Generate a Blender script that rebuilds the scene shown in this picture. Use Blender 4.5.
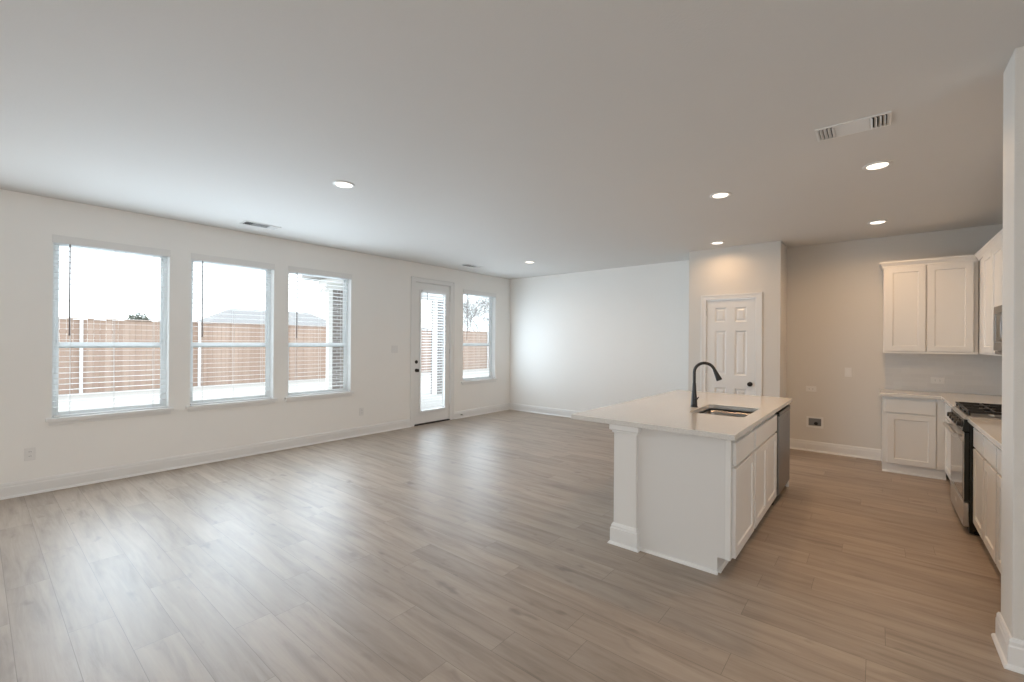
import bpy, bmesh, math, random
from mathutils import Matrix, Vector
from mathutils.geometry import tessellate_polygon

random.seed(7)
for o in list(bpy.data.objects):
    bpy.data.objects.remove(o, do_unlink=True)
SC = bpy.context.scene
COL = SC.collection
R = math.radians

# ------------------------------------------------------------------ camera
EYE = 1.43
cam_data = bpy.data.cameras.new('camera')
cam_data.sensor_width = 36.0
cam_data.lens = 36.0 * 443.4 / 1024.0
cam_data.clip_start = 0.05
cam_data.clip_end = 400
cam = bpy.data.objects.new('camera', cam_data)
COL.objects.link(cam)
yaw, pitch, roll = R(39.42), R(0.11), R(0.40)
F = Vector((-math.sin(yaw) * math.cos(pitch), math.cos(yaw) * math.cos(pitch), math.sin(pitch)))
RT = Vector((math.cos(yaw), math.sin(yaw), 0))
UP = RT.cross(F)
r_ = RT * math.cos(roll) + UP * math.sin(roll)
u_ = UP * math.cos(roll) - RT * math.sin(roll)
m = Matrix((r_, u_, -F)).transposed().to_4x4()
m.translation = (0, 0, EYE)
cam.matrix_world = m
SC.camera = cam

# ------------------------------------------------------------------ sky, daylight, exposure
w = bpy.data.worlds.new('overcast_sky')
SC.world = w
w.use_nodes = True
nt = w.node_tree
bg = nt.nodes['Background']
tc = nt.nodes.new('ShaderNodeTexCoord')
sx = nt.nodes.new('ShaderNodeSeparateXYZ')
cr = nt.nodes.new('ShaderNodeValToRGB')
cr.color_ramp.elements[0].position = 0.0
cr.color_ramp.elements[0].color = (0.88, 0.94, 1.0, 1)
cr.color_ramp.elements[1].position = 0.6
cr.color_ramp.elements[1].color = (0.92, 0.96, 1.0, 1)
nt.links.new(tc.outputs['Generated'], sx.inputs[0])
nt.links.new(sx.outputs['Z'], cr.inputs[0])
nt.links.new(cr.outputs[0], bg.inputs[0])
SKY = 3.2
bg.inputs[1].default_value = SKY

SC.view_settings.view_transform = 'Standard'
SC.view_settings.look = 'None'
SC.view_settings.gamma = 1.0
SC.view_settings.use_curve_mapping = False
SC.view_settings.exposure = 0.0
SC.cycles.max_bounces = 12
SC.cycles.diffuse_bounces = 6
SC.cycles.glossy_bounces = 4
SC.cycles.transparent_max_bounces = 24
SC.cycles.sample_clamp_indirect = 6.0
SC.cycles.caustics_reflective = False
SC.cycles.caustics_refractive = False
SC.cycles.use_denoising = True

def area(name, loc, rot, sx_, sy_, power, color, portal=False):
    l = bpy.data.lights.new(name, 'AREA')
    l.shape = 'RECTANGLE'
    l.size, l.size_y = sx_, sy_
    l.energy = power
    l.color = color
    if portal:
        l.cycles.is_portal = True
    o = bpy.data.objects.new(name, l)
    o.location = loc
    o.rotation_euler = rot
    COL.objects.link(o)
    return o

# fill lamps added out of view behind the camera to brighten the room
FILL_REAR = area('fill_lamp_rear', (-2.2, -3.7, 1.5), (R(90), 0, 0), 6.0, 2.0, 6, (0.88, 0.95, 1.0))
FILL_RIGHT = area('fill_lamp_right', (3.1, -2.2, 1.35), (0, R(90), 0), 1.8, 3.4, 100, (0.96, 0.98, 1.0))
FILL_SIDE = area('fill_lamp_side', (-5.9, -1.7, 1.5), (0, R(-90), 0), 1.7, 3.2, 30, (0.88, 0.95, 1.0))

DAY_W, DAY_C = 35, (0.72, 0.87, 1.0)   # overcast daylight entering at each window
DIM = (1.0, 1.0, 0.95, 0.75)

# ------------------------------------------------------------------ material helpers
def new_mat(name):
    mt = bpy.data.materials.new(name)
    mt.use_nodes = True
    n = mt.node_tree
    return mt, n, n.nodes['Principled BSDF']

def N(n, t, **kw):
    x = n.nodes.new(t)
    for k, v in kw.items():
        setattr(x, k, v)
    return x

def mth(n, op, a, b=None, c=None):
    x = N(n, 'ShaderNodeMath', operation=op)
    for i, v in enumerate((a, b, c)):
        if v is None:
            continue
        if isinstance(v, (int, float)):
            x.inputs[i].default_value = v
        else:
            n.links.new(v, x.inputs[i])
    return x.outputs[0]

def mixc(n, fac, a, b, blend='MIX'):
    x = N(n, 'ShaderNodeMix', data_type='RGBA', blend_type=blend)
    for i, v in ((0, fac), (6, a), (7, b)):
        if isinstance(v, (int, float)):
            x.inputs[i].default_value = v
        elif isinstance(v, tuple):
            x.inputs[i].default_value = (*v, 1) if len(v) == 3 else v
        else:
            n.links.new(v, x.inputs[i])
    return x.outputs[2]

def paint(name, col, rough=0.5, bump=0.0, scale=120.0, var=0.02, spec=0.4, metal=0.0, coat=0.0):
    """a painted or plain surface: slight tonal mottling and, where asked, an orange-peel bump"""
    mt, n, p = new_mat(name)
    t = N(n, 'ShaderNodeTexCoord')
    nz = N(n, 'ShaderNodeTexNoise')
    nz.inputs['Scale'].default_value = 3.0
    n.links.new(t.outputs['Object'], nz.inputs['Vector'])
    lo = tuple(max(0, c * (1 - var)) for c in col)
    hi = tuple(min(1, c * (1 + var)) for c in col)
    n.links.new(mixc(n, nz.outputs[0], lo, hi), p.inputs['Base Color'])
    p.inputs['Roughness'].default_value = rough
    p.inputs['Specular IOR Level'].default_value = spec
    p.inputs['Metallic'].default_value = metal
    p.inputs['Coat Weight'].default_value = coat
    p.inputs['Coat Roughness'].default_value = 0.1
    if bump:
        nb = N(n, 'ShaderNodeTexNoise')
        nb.inputs['Scale'].default_value = scale
        nb.inputs['Detail'].default_value = 3
        n.links.new(t.outputs['Object'], nb.inputs['Vector'])
        b = N(n, 'ShaderNodeBump')
        b.inputs['Strength'].default_value = bump
        b.inputs['Distance'].default_value = 0.004
        n.links.new(nb.outputs[0], b.inputs['Height'])
        n.links.new(b.outputs[0], p.inputs['Normal'])
    return mt

def steel(name, col, rough=0.3, axis='Z'):
    mt, n, p = new_mat(name)
    t = N(n, 'ShaderNodeTexCoord')
    mp = N(n, 'ShaderNodeMapping')
    mp.inputs['Scale'].default_value = (4, 4, 300) if axis == 'Z' else (300, 300, 4)
    nz = N(n, 'ShaderNodeTexNoise')
    nz.inputs['Scale'].default_value = 1.0
    n.links.new(t.outputs['Object'], mp.inputs[0])
    n.links.new(mp.outputs[0], nz.inputs['Vector'])
    n.links.new(mixc(n, nz.outputs[0], tuple(c * .93 for c in col), col), p.inputs['Base Color'])
    p.inputs['Metallic'].default_value = 1.0
    n.links.new(mth(n, 'MULTIPLY_ADD', nz.outputs[0], 0.12, rough - 0.06), p.inputs['Roughness'])
    return mt

def floor_mat():
    mt, n, p = new_mat('vinyl_plank')
    t = N(n, 'ShaderNodeTexCoord')
    s = N(n, 'ShaderNodeSeparateXYZ')
    n.links.new(t.outputs['Object'], s.inputs[0])
    W, L = 0.1755, 1.24
    v = mth(n, 'DIVIDE', mth(n, 'SUBTRACT', s.outputs['Y'], 0.127 - W * 40), W)
    row = mth(n, 'FLOOR', v)
    fv = mth(n, 'FRACT', v)
    wn = N(n, 'ShaderNodeTexWhiteNoise', noise_dimensions='1D')
    n.links.new(row, wn.inputs['W'])
    u = mth(n, 'ADD', mth(n, 'DIVIDE', s.outputs['X'], L), mth(n, 'MULTIPLY', wn.outputs['Value'], 7.31))
    colm = mth(n, 'FLOOR', u)
    fu = mth(n, 'FRACT', u)
    cb = N(n, 'ShaderNodeCombineXYZ')
    n.links.new(colm, cb.inputs[0]); n.links.new(row, cb.inputs[1])
    wn2 = N(n, 'ShaderNodeTexWhiteNoise', noise_dimensions='2D')
    n.links.new(cb.outputs[0], wn2.inputs['Vector'])
    rnd = wn2.outputs['Value']
    # grain coordinates: stretched along the plank and shifted from plank to plank
    g = N(n, 'ShaderNodeCombineXYZ')
    n.links.new(mth(n, 'ADD', mth(n, 'MULTIPLY', s.outputs['X'], 1.6), mth(n, 'MULTIPLY', rnd, 37.0)), g.inputs[0])
    n.links.new(mth(n, 'MULTIPLY', s.outputs['Y'], 15.0), g.inputs[1])
    n.links.new(mth(n, 'MULTIPLY', rnd, 19.0), g.inputs[2])
    n1 = N(n, 'ShaderNodeTexNoise'); n1.inputs['Scale'].default_value = 1.0; n1.inputs['Detail'].default_value = 6; n1.inputs['Roughness'].default_value = 0.62; n1.inputs['Distortion'].default_value = 0.5
    n.links.new(g.outputs[0], n1.inputs['Vector'])
    g2 = N(n, 'ShaderNodeVectorMath', operation='MULTIPLY'); g2.inputs[1].default_value = (2.2, 6.5, 1.0)
    n.links.new(g.outputs[0], g2.inputs[0])
    n2 = N(n, 'ShaderNodeTexNoise'); n2.inputs['Scale'].default_value = 1.0; n2.inputs['Detail'].default_value = 4
    n.links.new(g2.outputs[0], n2.inputs['Vector'])
    # broad darker smudges and knots
    g3 = N(n, 'ShaderNodeVectorMath', operation='MULTIPLY'); g3.inputs[1].default_value = (1.1, 0.42, 1.0)
    n.links.new(g.outputs[0], g3.inputs[0])
    n3 = N(n, 'ShaderNodeTexNoise'); n3.inputs['Scale'].default_value = 1.0; n3.inputs['Detail'].default_value = 3
    n.links.new(g3.outputs[0], n3.inputs['Vector'])
    r3 = N(n, 'ShaderNodeValToRGB')
    r3.color_ramp.elements[0].position = 0.60; r3.color_ramp.elements[0].color = (0, 0, 0, 1)
    r3.color_ramp.elements[1].position = 0.80; r3.color_ramp.elements[1].color = (1, 1, 1, 1)
    n.links.new(n3.outputs[0], r3.inputs[0])
    r1 = N(n, 'ShaderNodeValToRGB')
    e = r1.color_ramp.elements
    e[0].position = 0.28; e[0].color = (0.205, 0.160, 0.122, 1)
    e[1].position = 0.66; e[1].color = (0.410, 0.338, 0.275, 1)
    k = e.new(0.47); k.color = (0.335, 0.270, 0.214, 1)
    n.links.new(n1.outputs[0], r1.inputs[0])
    c = mixc(n, mth(n, 'MULTIPLY', n2.outputs[0], 0.5), r1.outputs[0], (0.27, 0.212, 0.165))
    c = mixc(n, mth(n, 'MULTIPLY', r3.outputs[0], 0.45), c, (0.175, 0.130, 0.10))
    # small dark knots and mineral streaks
    g4 = N(n, 'ShaderNodeVectorMath', operation='MULTIPLY'); g4.inputs[1].default_value = (3.2, 0.75, 1.0)
    n.links.new(g.outputs[0], g4.inputs[0])
    n4 = N(n, 'ShaderNodeTexNoise'); n4.inputs['Scale'].default_value = 1.0; n4.inputs['Detail'].default_value = 2
    n.links.new(g4.outputs[0], n4.inputs['Vector'])
    r4 = N(n, 'ShaderNodeValToRGB')
    r4.color_ramp.elements[0].position = 0.66; r4.color_ramp.elements[0].color = (0, 0, 0, 1)
    r4.color_ramp.elements[1].position = 0.78; r4.color_ramp.elements[1].color = (1, 1, 1, 1)
    n.links.new(n4.outputs[0], r4.inputs[0])
    c = mixc(n, mth(n, 'MULTIPLY', r4.outputs[0], 0.6), c, (0.13, 0.10, 0.082))
    # tone from plank to plank
    tone = mth(n, 'MULTIPLY_ADD', rnd, 0.17, 0.93)
    tn = N(n, 'ShaderNodeCombineColor')
    for i in range(3):
        n.links.new(tone, tn.inputs[i])
    c = mixc(n, 1.0, c, tn.outputs[0], 'MULTIPLY')
    # seams
    du = mth(n, 'MULTIPLY', mth(n, 'MINIMUM', fu, mth(n, 'SUBTRACT', 1.0, fu)), L)
    dv = mth(n, 'MULTIPLY', mth(n, 'MINIMUM', fv, mth(n, 'SUBTRACT', 1.0, fv)), W)
    d = mth(n, 'MINIMUM', du, dv)
    seam = mth(n, 'LESS_THAN', d, 0.0011)
    c = mixc(n, mth(n, 'MULTIPLY', seam, 0.72), c, (0.10, 0.08, 0.065))
    n.links.new(c, p.inputs['Base Color'])
    n.links.new(mth(n, 'MULTIPLY_ADD', n2.outputs[0], 0.10, 0.385), p.inputs['Roughness'])
    p.inputs['Specular IOR Level'].default_value = 0.8
    b = N(n, 'ShaderNodeBump'); b.inputs['Strength'].default_value = 0.12; b.inputs['Distance'].default_value = 0.002
    n.links.new(mth(n, 'SUBTRACT', n2.outputs[0], mth(n, 'MULTIPLY', seam, 1.0)), b.inputs['Height'])
    n.links.new(b.outputs[0], p.inputs['Normal'])
    return mt

def brick_mat(name, c1, c2, mortar, bw, bh, ms, rough=0.8, bump=0.4):
    mt, n, p = new_mat(name)
    t = N(n, 'ShaderNodeTexCoord')
    s = N(n, 'ShaderNodeSeparateXYZ')
    n.links.new(t.outputs['Object'], s.inputs[0])
    cb = N(n, 'ShaderNodeCombineXYZ')
    n.links.new(mth(n, 'ADD', s.outputs['X'], s.outputs['Y']), cb.inputs[0])
    n.links.new(s.outputs['Z'], cb.inputs[1])
    b = N(n, 'ShaderNodeTexBrick')
    b.inputs['Color1'].default_value = (*c1, 1)
    b.inputs['Color2'].default_value = (*c2, 1)
    b.inputs['Mortar'].default_value = (*mortar, 1)
    b.inputs['Scale'].default_value = 1.0
    b.inputs['Brick Width'].default_value = bw
    b.inputs['Row Height'].default_value = bh
    b.inputs['Mortar Size'].default_value = ms
    n.links.new(cb.outputs[0], b.inputs['Vector'])
    n.links.new(b.outputs['Color'], p.inputs['Base Color'])
    p.inputs['Roughness'].default_value = rough
    bp = N(n, 'ShaderNodeBump'); bp.inputs['Strength'].default_value = bump; bp.inputs['Distance'].default_value = 0.003
    bp.invert = True
    n.links.new(b.outputs['Fac'], bp.inputs['Height'])
    n.links.new(bp.outputs[0], p.inputs['Normal'])
    return mt

def wood_fence_mat():
    mt, n, p = new_mat('cedar_boards')
    t = N(n, 'ShaderNodeTexCoord')
    s = N(n, 'ShaderNodeSeparateXYZ')
    n.links.new(t.outputs['Object'], s.inputs[0])
    row = mth(n, 'FLOOR', mth(n, 'DIVIDE', s.outputs['Y'], 0.14))
    wn = N(n, 'ShaderNodeTexWhiteNoise', noise_dimensions='1D')
    n.links.new(row, wn.inputs['W'])
    mp = N(n, 'ShaderNodeMapping'); mp.inputs['Scale'].default_value = (10, 10, 0.8)
    n.links.new(t.outputs['Object'], mp.inputs[0])
    nz = N(n, 'ShaderNodeTexNoise'); nz.inputs['Scale'].default_value = 1.5; nz.inputs['Detail'].default_value = 5
    n.links.new(mp.outputs[0], nz.inputs['Vector'])
    c = mixc(n, wn.outputs['Value'], (0.36, 0.255, 0.20), (0.46, 0.345, 0.28))
    c = mixc(n, mth(n, 'MULTIPLY', nz.outputs[0], 0.5), c, (0.28, 0.20, 0.16))
    n.links.new(c, p.inputs['Base Color'])
    p.inputs['Roughness'].default_value = 0.85
    return mt

def glass_mat():
    mt = bpy.data.materials.new('window_glass')
    mt.use_nodes = True
    n = mt.node_tree
    n.nodes.clear()
    out = N(n, 'ShaderNodeOutputMaterial')
    tr = N(n, 'ShaderNodeBsdfTransparent'); tr.inputs[0].default_value = (0.97, 0.985, 0.98, 1)
    gl = N(n, 'ShaderNodeBsdfGlossy'); gl.inputs['Roughness'].default_value = 0.02
    fr = N(n, 'ShaderNodeFresnel'); fr.inputs['IOR'].default_value = 1.3
    mx = N(n, 'ShaderNodeMixShader')
    n.links.new(fr.outputs[0], mx.inputs[0]); n.links.new(tr.outputs[0], mx.inputs[1]); n.links.new(gl.outputs[0], mx.inputs[2])
    n.links.new(mx.outputs[0], out.inputs[0])
    return mt

def slat_mat():
    mt, n, p = new_mat('blind_white')
    t = N(n, 'ShaderNodeTexCoord')
    nz = N(n, 'ShaderNodeTexNoise'); nz.inputs['Scale'].default_value = 4.0
    n.links.new(t.outputs['Object'], nz.inputs['Vector'])
    c = mixc(n, nz.outputs[0], (0.83, 0.83, 0.82), (0.86, 0.86, 0.855))
    n.links.new(c, p.inputs['Base Color'])
    p.inputs['Roughness'].default_value = 0.45
    tl = N(n, 'ShaderNodeBsdfTranslucent')
    n.links.new(c, tl.inputs[0])
    mx = N(n, 'ShaderNodeMixShader'); mx.inputs[0].default_value = 0.35
    n.links.new(p.outputs[0], mx.inputs[1]); n.links.new(tl.outputs[0], mx.inputs[2])
    n.links.new(mx.outputs[0], n.nodes['Material Output'].inputs[0])
    return mt

def emit_mat(name, col, strength):
    mt, n, p = new_mat(name)
    p.inputs['Base Color'].default_value = (0.9, 0.9, 0.88, 1)
    p.inputs['Emission Color'].default_value = (*col, 1)
    p.inputs['Emission Strength'].default_value = strength
    return mt

def quartz_mat():
    mt, n, p = new_mat('white_quartz')
    t = N(n, 'ShaderNodeTexCoord')
    nz = N(n, 'ShaderNodeTexNoise'); nz.inputs['Scale'].default_value = 140; nz.inputs['Detail'].default_value = 2
    n.links.new(t.outputs['Object'], nz.inputs['Vector'])
    r = N(n, 'ShaderNodeValToRGB')
    r.color_ramp.elements[0].position = 0.35; r.color_ramp.elements[0].color = (0.62, 0.595, 0.56, 1)
    r.color_ramp.elements[1].position = 0.5; r.color_ramp.elements[1].color = (0.70, 0.68, 0.645, 1)
    n.links.new(nz.outputs[0], r.inputs[0])
    n.links.new(r.outputs[0], p.inputs['Base Color'])
    p.inputs['Roughness'].default_value = 0.08
    p.inputs['Specular IOR Level'].default_value = 0.6
    return mt

def ground_mat():
    mt, n, p = new_mat('pale_yard_ground')
    t = N(n, 'ShaderNodeTexCoord')
    nz = N(n, 'ShaderNodeTexNoise'); nz.inputs['Scale'].default_value = 0.8; nz.inputs['Detail'].default_value = 6
    n.links.new(t.outputs['Object'], nz.inputs['Vector'])
    n.links.new(mixc(n, nz.outputs[0], (0.38, 0.375, 0.36), (0.46, 0.45, 0.435)), p.inputs['Base Color'])
    p.inputs['Roughness'].default_value = 0.95
    return mt

M = dict(
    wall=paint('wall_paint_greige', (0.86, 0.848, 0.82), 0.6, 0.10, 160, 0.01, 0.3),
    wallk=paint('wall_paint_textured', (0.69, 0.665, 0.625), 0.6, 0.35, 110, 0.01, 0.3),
    ceil=paint('ceiling_paint', (0.70, 0.69, 0.67), 0.7, 0.25, 90, 0.01, 0.2),
    trim=paint('trim_white', (0.79, 0.785, 0.77), 0.32, 0, 1, 0.01, 0.5),
    cab=paint('cabinet_white', (0.78, 0.77, 0.745), 0.35, 0, 1, 0.01, 0.5),
    panel=paint('island_panel_paint', (0.72, 0.71, 0.69), 0.45, 0, 1, 0.01, 0.4),
    vinyl=paint('window_vinyl', (0.80, 0.825, 0.825), 0.35, 0, 1, 0.01, 0.5),
    slat=slat_mat(),
    wand=paint('wand_smoke', (0.10, 0.075, 0.07), 0.3, 0, 1, 0.02),
    cord=paint('cord_white', (0.75, 0.75, 0.74), 0.8, 0, 1, 0.02),
    dark=paint('black_metal', (0.014, 0.013, 0.012), 0.38, 0, 1, 0.03, 0.5),
    bronze=paint('dark_bronze', (0.035, 0.030, 0.027), 0.35, 0, 1, 0.05, 0.5, 0.6),
    black=paint('black_enamel', (0.010, 0.013, 0.011), 0.25, 0, 1, 0.05, 0.5),
    iron=paint('cast_iron', (0.016, 0.016, 0.016), 0.5, 0.2, 200, 0.05, 0.5),
    gap=paint('shadow_black', (0.012, 0.012, 0.012), 0.8, 0, 1, 0.02, 0.1),
    steel=steel('brushed_steel', (0.62, 0.61, 0.59), 0.32),
    steeld=steel('dark_steel', (0.27, 0.26, 0.25), 0.36, 'X'),
    sink=steel('sink_steel', (0.42, 0.41, 0.40), 0.28),
    oveng=paint('oven_glass', (0.30, 0.295, 0.285), 0.10, 0, 1, 0.01, 0.8, 0.5),
    quartz=quartz_mat(),
    floor=floor_mat(),
    tile=brick_mat('backsplash_tile', (0.67, 0.66, 0.645), (0.71, 0.70, 0.685), (0.70, 0.69, 0.67), 0.15, 0.05, 0.003, 0.25, 0.15),
    brick=brick_mat('patio_brick', (0.19, 0.165, 0.15), (0.26, 0.225, 0.205), (0.38, 0.37, 0.36), 0.20, 0.075, 0.012, 0.9, 0.4),
    fence=wood_fence_mat(),
    galv=paint('galvanised_steel', (0.70, 0.70, 0.71), 0.5, 0, 1, 0.02),
    glass=glass_mat(),
    lens=emit_mat('lit_lens', (1.0, 0.88, 0.74), 2.2),
    ground=ground_mat(),
    conc=paint('patio_concrete', (0.52, 0.51, 0.50), 0.9, 0.1, 40, 0.05),
    roof=paint('roof_shingle', (0.27, 0.27, 0.275), 0.9, 0.2, 10, 0.08),
    siding=paint('house_siding', (0.42, 0.41, 0.40), 0.8, 0, 1, 0.03),
    soffit=paint('patio_soffit', (0.30, 0.29, 0.28), 0.7, 0, 1, 0.02),
    bark=paint('bare_bark', (0.24, 0.235, 0.23), 0.9, 0, 1, 0.15),
    leaf=paint('bush_leaf', (0.19, 0.21, 0.18), 0.7, 0, 1, 0.25),
    plate=paint('plate_white', (0.78, 0.77, 0.75), 0.3, 0, 1, 0.01, 0.5),
)

# ------------------------------------------------------------------ mesh helpers
BASE = {}   # world position of every object's origin

class MB:
    """collects boxes, framed panels, tubes and lathes (in a local frame) and links them as ONE mesh object"""
    def __init__(self, xf=None):
        self.bm = bmesh.new()
        self.xf = xf
    def _v(self, p):
        p = Vector(p)
        return self.bm.verts.new(self.xf(p) if self.xf else p)
    def faces(self, pts, fs):
        vs = [self._v(p) for p in pts]
        for f in fs:
            try:
                self.bm.faces.new([vs[i] for i in f])
            except ValueError:
                pass
        return self
    def box(self, x0, x1, y0, y1, z0, z1):
        p = [(x, y, z) for z in (z0, z1) for y in (y0, y1) for x in (x0, x1)]
        return self.faces(p, [(0, 1, 3, 2), (4, 5, 7, 6), (0, 1, 5, 4), (2, 3, 7, 6), (0, 2, 6, 4), (1, 3, 7, 5)])
    def framed(self, u0, u1, n0, n1, z0, z1, fw, rec, chamfer=0.006, raised=0.0):
        """slab in (u, n, z) with a recessed panel on its n1 face; optional raised field inside it"""
        pts, fs = [], []
        def ring(a, n):
            k = len(pts)
            pts.extend([(u0 + a, n, z0 + a), (u1 - a, n, z0 + a), (u1 - a, n, z1 - a), (u0 + a, n, z1 - a)])
            return [k, k + 1, k + 2, k + 3]
        s = 1 if n1 > n0 else -1
        rings = [ring(0, n0), ring(0, n1), ring(fw, n1), ring(fw + chamfer, n1 - s * rec)]
        if raised:
            rings += [ring(fw + chamfer + 0.012, n1 - s * rec), ring(fw + chamfer + 0.028, n1 - s * (rec - raised))]
        for a, b in zip(rings, rings[1:]):
            for i in range(4):
                j = (i + 1) % 4
                fs.append((a[i], a[j], b[j], b[i]))
        fs.append(tuple(rings[0])); fs.append(tuple(rings[-1]))
        return self.faces(pts, fs)
    def prism(self, poly, axis, a0, a1):
        """extrude a closed outline; axis names the extrusion axis, poly gives the two others in xyz order"""
        def P(q, a):
            return {'x': (a, q[0], q[1]), 'y': (q[0], a, q[1]), 'z': (q[0], q[1], a)}[axis]
        n = len(poly)
        pts = [P(q, a0) for q in poly] + [P(q, a1) for q in poly]
        fs = [(i, (i + 1) % n, n + (i + 1) % n, n + i) for i in range(n)] + [tuple(range(n)), tuple(range(n, 2 * n))]
        return self.faces(pts, fs)
    def tube(self, path, rad, seg=12, caps=True):
        path = [Vector(p) for p in path]
        rads = rad if isinstance(rad, (list, tuple)) else [rad] * len(path)
        pts, fs, prev = [], [], None
        for i, p in enumerate(path):
            d = (path[min(i + 1, len(path) - 1)] - path[max(i - 1, 0)]).normalized()
            if prev is None:
                a = d.orthogonal().normalized()
            else:
                a = (prev - d * prev.dot(d))
                a = a.normalized() if a.length > 1e-6 else d.orthogonal().normalized()
            prev = a
            b = d.cross(a)
            for k in range(seg):
                t = 2 * math.pi * k / seg
                pts.append(p + (a * math.cos(t) + b * math.sin(t)) * rads[i])
        for i in range(len(path) - 1):
            for k in range(seg):
                q = (k + 1) % seg
                fs.append((i * seg + k, i * seg + q, (i + 1) * seg + q, (i + 1) * seg + k))
        if caps:
            fs.append(tuple(range(seg))); fs.append(tuple(range((len(path) - 1) * seg, len(path) * seg)))
        return self.faces(pts, fs)
    def lathe(self, c, axis, prof, seg=24):
        """prof: list of (distance along axis, radius)"""
        ax = Vector(axis).normalized()
        c = Vector(c)
        return self.tube([c + ax * d for d, r in prof], [max(r, 1e-4) for d, r in prof], seg) if False else self._lathe(c, ax, prof, seg)
    def _lathe(self, c, ax, prof, seg):
        a = ax.orthogonal().normalized(); b = ax.cross(a)
        pts, fs = [], []
        for d, r in prof:
            for k in range(seg):
                t = 2 * math.pi * k / seg
                pts.append(c + ax * d + (a * math.cos(t) + b * math.sin(t)) * max(r, 1e-4))
        for i in range(len(prof) - 1):
            for k in range(seg):
                q = (k + 1) % seg
                fs.append((i * seg + k, i * seg + q, (i + 1) * seg + q, (i + 1) * seg + k))
        fs.append(tuple(range(seg))); fs.append(tuple(range((len(prof) - 1) * seg, len(prof) * seg)))
        return self.faces(pts, fs)
    def build(self, name, mat, parent=None, loc=None, bevel=0.0, smooth=False, seg=2):
        bmesh.ops.recalc_face_normals(self.bm, faces=self.bm.faces)
        base = BASE[parent.name] if parent else Vector(loc if loc is not None else (0, 0, 0))
        for v in self.bm.verts:
            v.co -= base
        me = bpy.data.meshes.new(name)
        self.bm.to_mesh(me)
        self.bm.free()
        me.materials.append(mat)
        o = bpy.data.objects.new(name, me)
        COL.objects.link(o)
        if parent:
            o.parent = parent
        else:
            o.location = base
        BASE[o.name] = base
        if smooth:
            me.polygons.foreach_set('use_smooth', [True] * len(me.polygons))
            try:
                me.set_sharp_from_angle(angle=R(38))
            except Exception:
                pass
        if bevel:
            b = o.modifiers.new('edge', 'BEVEL')
            b.width = bevel; b.segments = seg; b.limit_method = 'ANGLE'; b.angle_limit = R(40)
        return o

def tag(o, label, cat, group=None, kind=None):
    o['label'] = label
    o['category'] = cat
    if group:
        o['group'] = group
    if kind:
        o['kind'] = kind
    return o

def thing(name, label, cat, loc, group=None, kind=None):
    o = bpy.data.objects.new(name, None)
    o.empty_display_size = 0.1
    o.location = loc
    COL.objects.link(o)
    BASE[o.name] = Vector(loc)
    return tag(o, label, cat, group, kind)

# local frames: p = (u, n, z); n points out of the front face
def front_neg_y(y):   # faces -y
    return lambda p: Vector((p.x, y - p.y, p.z))
def front_pos_x(x):   # faces +x, u runs along y
    return lambda p: Vector((x + p.y, p.x, p.z))
def front_neg_x(x):   # faces -x, u runs along y
    return lambda p: Vector((x - p.y, p.x, p.z))
def under_ceiling(x, y, z):   # p.z is the drop below the ceiling
    return lambda p: Vector((x + p.x, y + p.y, z - p.z))

# ------------------------------------------------------------------ dimensions
XL, YB, YK, ZC = -6.0, 7.23, 7.12, 2.752
XR, YW0, YW1, XW = 1.18, 2.935, 3.170, 0.470     # kitchen right wall, wing wall
REAR, FAR_R = -4.0, 3.2
PX0, PX1, PY = -2.1, -0.955, 6.58                 # pantry box
WT = 0.15
WINS = [(0.477, 1.37), (1.567, 2.463), (2.647, 3.55), (5.85, 6.765)]
WZ0, WZ1 = 0.675, 2.405
DOOR = (4.715, 5.535, 2.445)                      # patio door opening

def wall_sheet(name, xf, u0, u1, z0, z1, thick, openings, mat, label):
    """a wall of real thickness with cut openings; local p = (u, n, z), room face at n = 0, wall body at n < 0"""
    us = sorted({u0, u1, *[a for o in openings for a in o[:2]]})
    zs = sorted({z0, z1, *[a for o in openings for a in o[2:]]})
    def solid(i, j):
        if not (0 <= i < len(us) - 1 and 0 <= j < len(zs) - 1):
            return False
        cu, cz = (us[i] + us[i + 1]) / 2, (zs[j] + zs[j + 1]) / 2
        return not any(o[0] < cu < o[1] and o[2] < cz < o[3] for o in openings)
    mb = MB(xf)
    cache = {}
    def V(i, j, n):
        if (i, j, n) not in cache:
            cache[(i, j, n)] = mb._v((us[i], -n * thick, zs[j]))
        return cache[(i, j, n)]
    for i in range(len(us) - 1):
        for j in range(len(zs) - 1):
            if not solid(i, j):
                continue
            for n in (0, 1):
                mb.bm.faces.new([V(i, j, n), V(i + 1, j, n), V(i + 1, j + 1, n), V(i, j + 1, n)])
            for di, dj, e in ((-1, 0, ((i, j), (i, j + 1))), (1, 0, ((i + 1, j), (i + 1, j + 1))), (0, -1, ((i, j), (i + 1, j))), (0, 1, ((i, j + 1), (i + 1, j + 1)))):
                if not solid(i + di, j + dj):
                    (a, b), (c, d) = e
                    mb.bm.faces.new([V(a, b, 0), V(c, d, 0), V(c, d, 1), V(a, b, 1)])
    o = mb.build(name, mat)
    return tag(o, label, 'wall', kind='structure')

# ------------------------------------------------------------------ room shell
fl = MB().box(XL - WT, FAR_R, REAR, YB + WT, -0.12, 0.0).build('floor', M['floor'])
tag(fl, 'grey brown wood look plank floor of the whole room', 'floor', kind='structure')
ce = MB().box(XL - WT, FAR_R, REAR, YB + WT, ZC, ZC + 0.12).build('ceiling', M['ceil'])
tag(ce, 'flat off white ceiling with recessed lights', 'ceiling', kind='structure')

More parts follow.
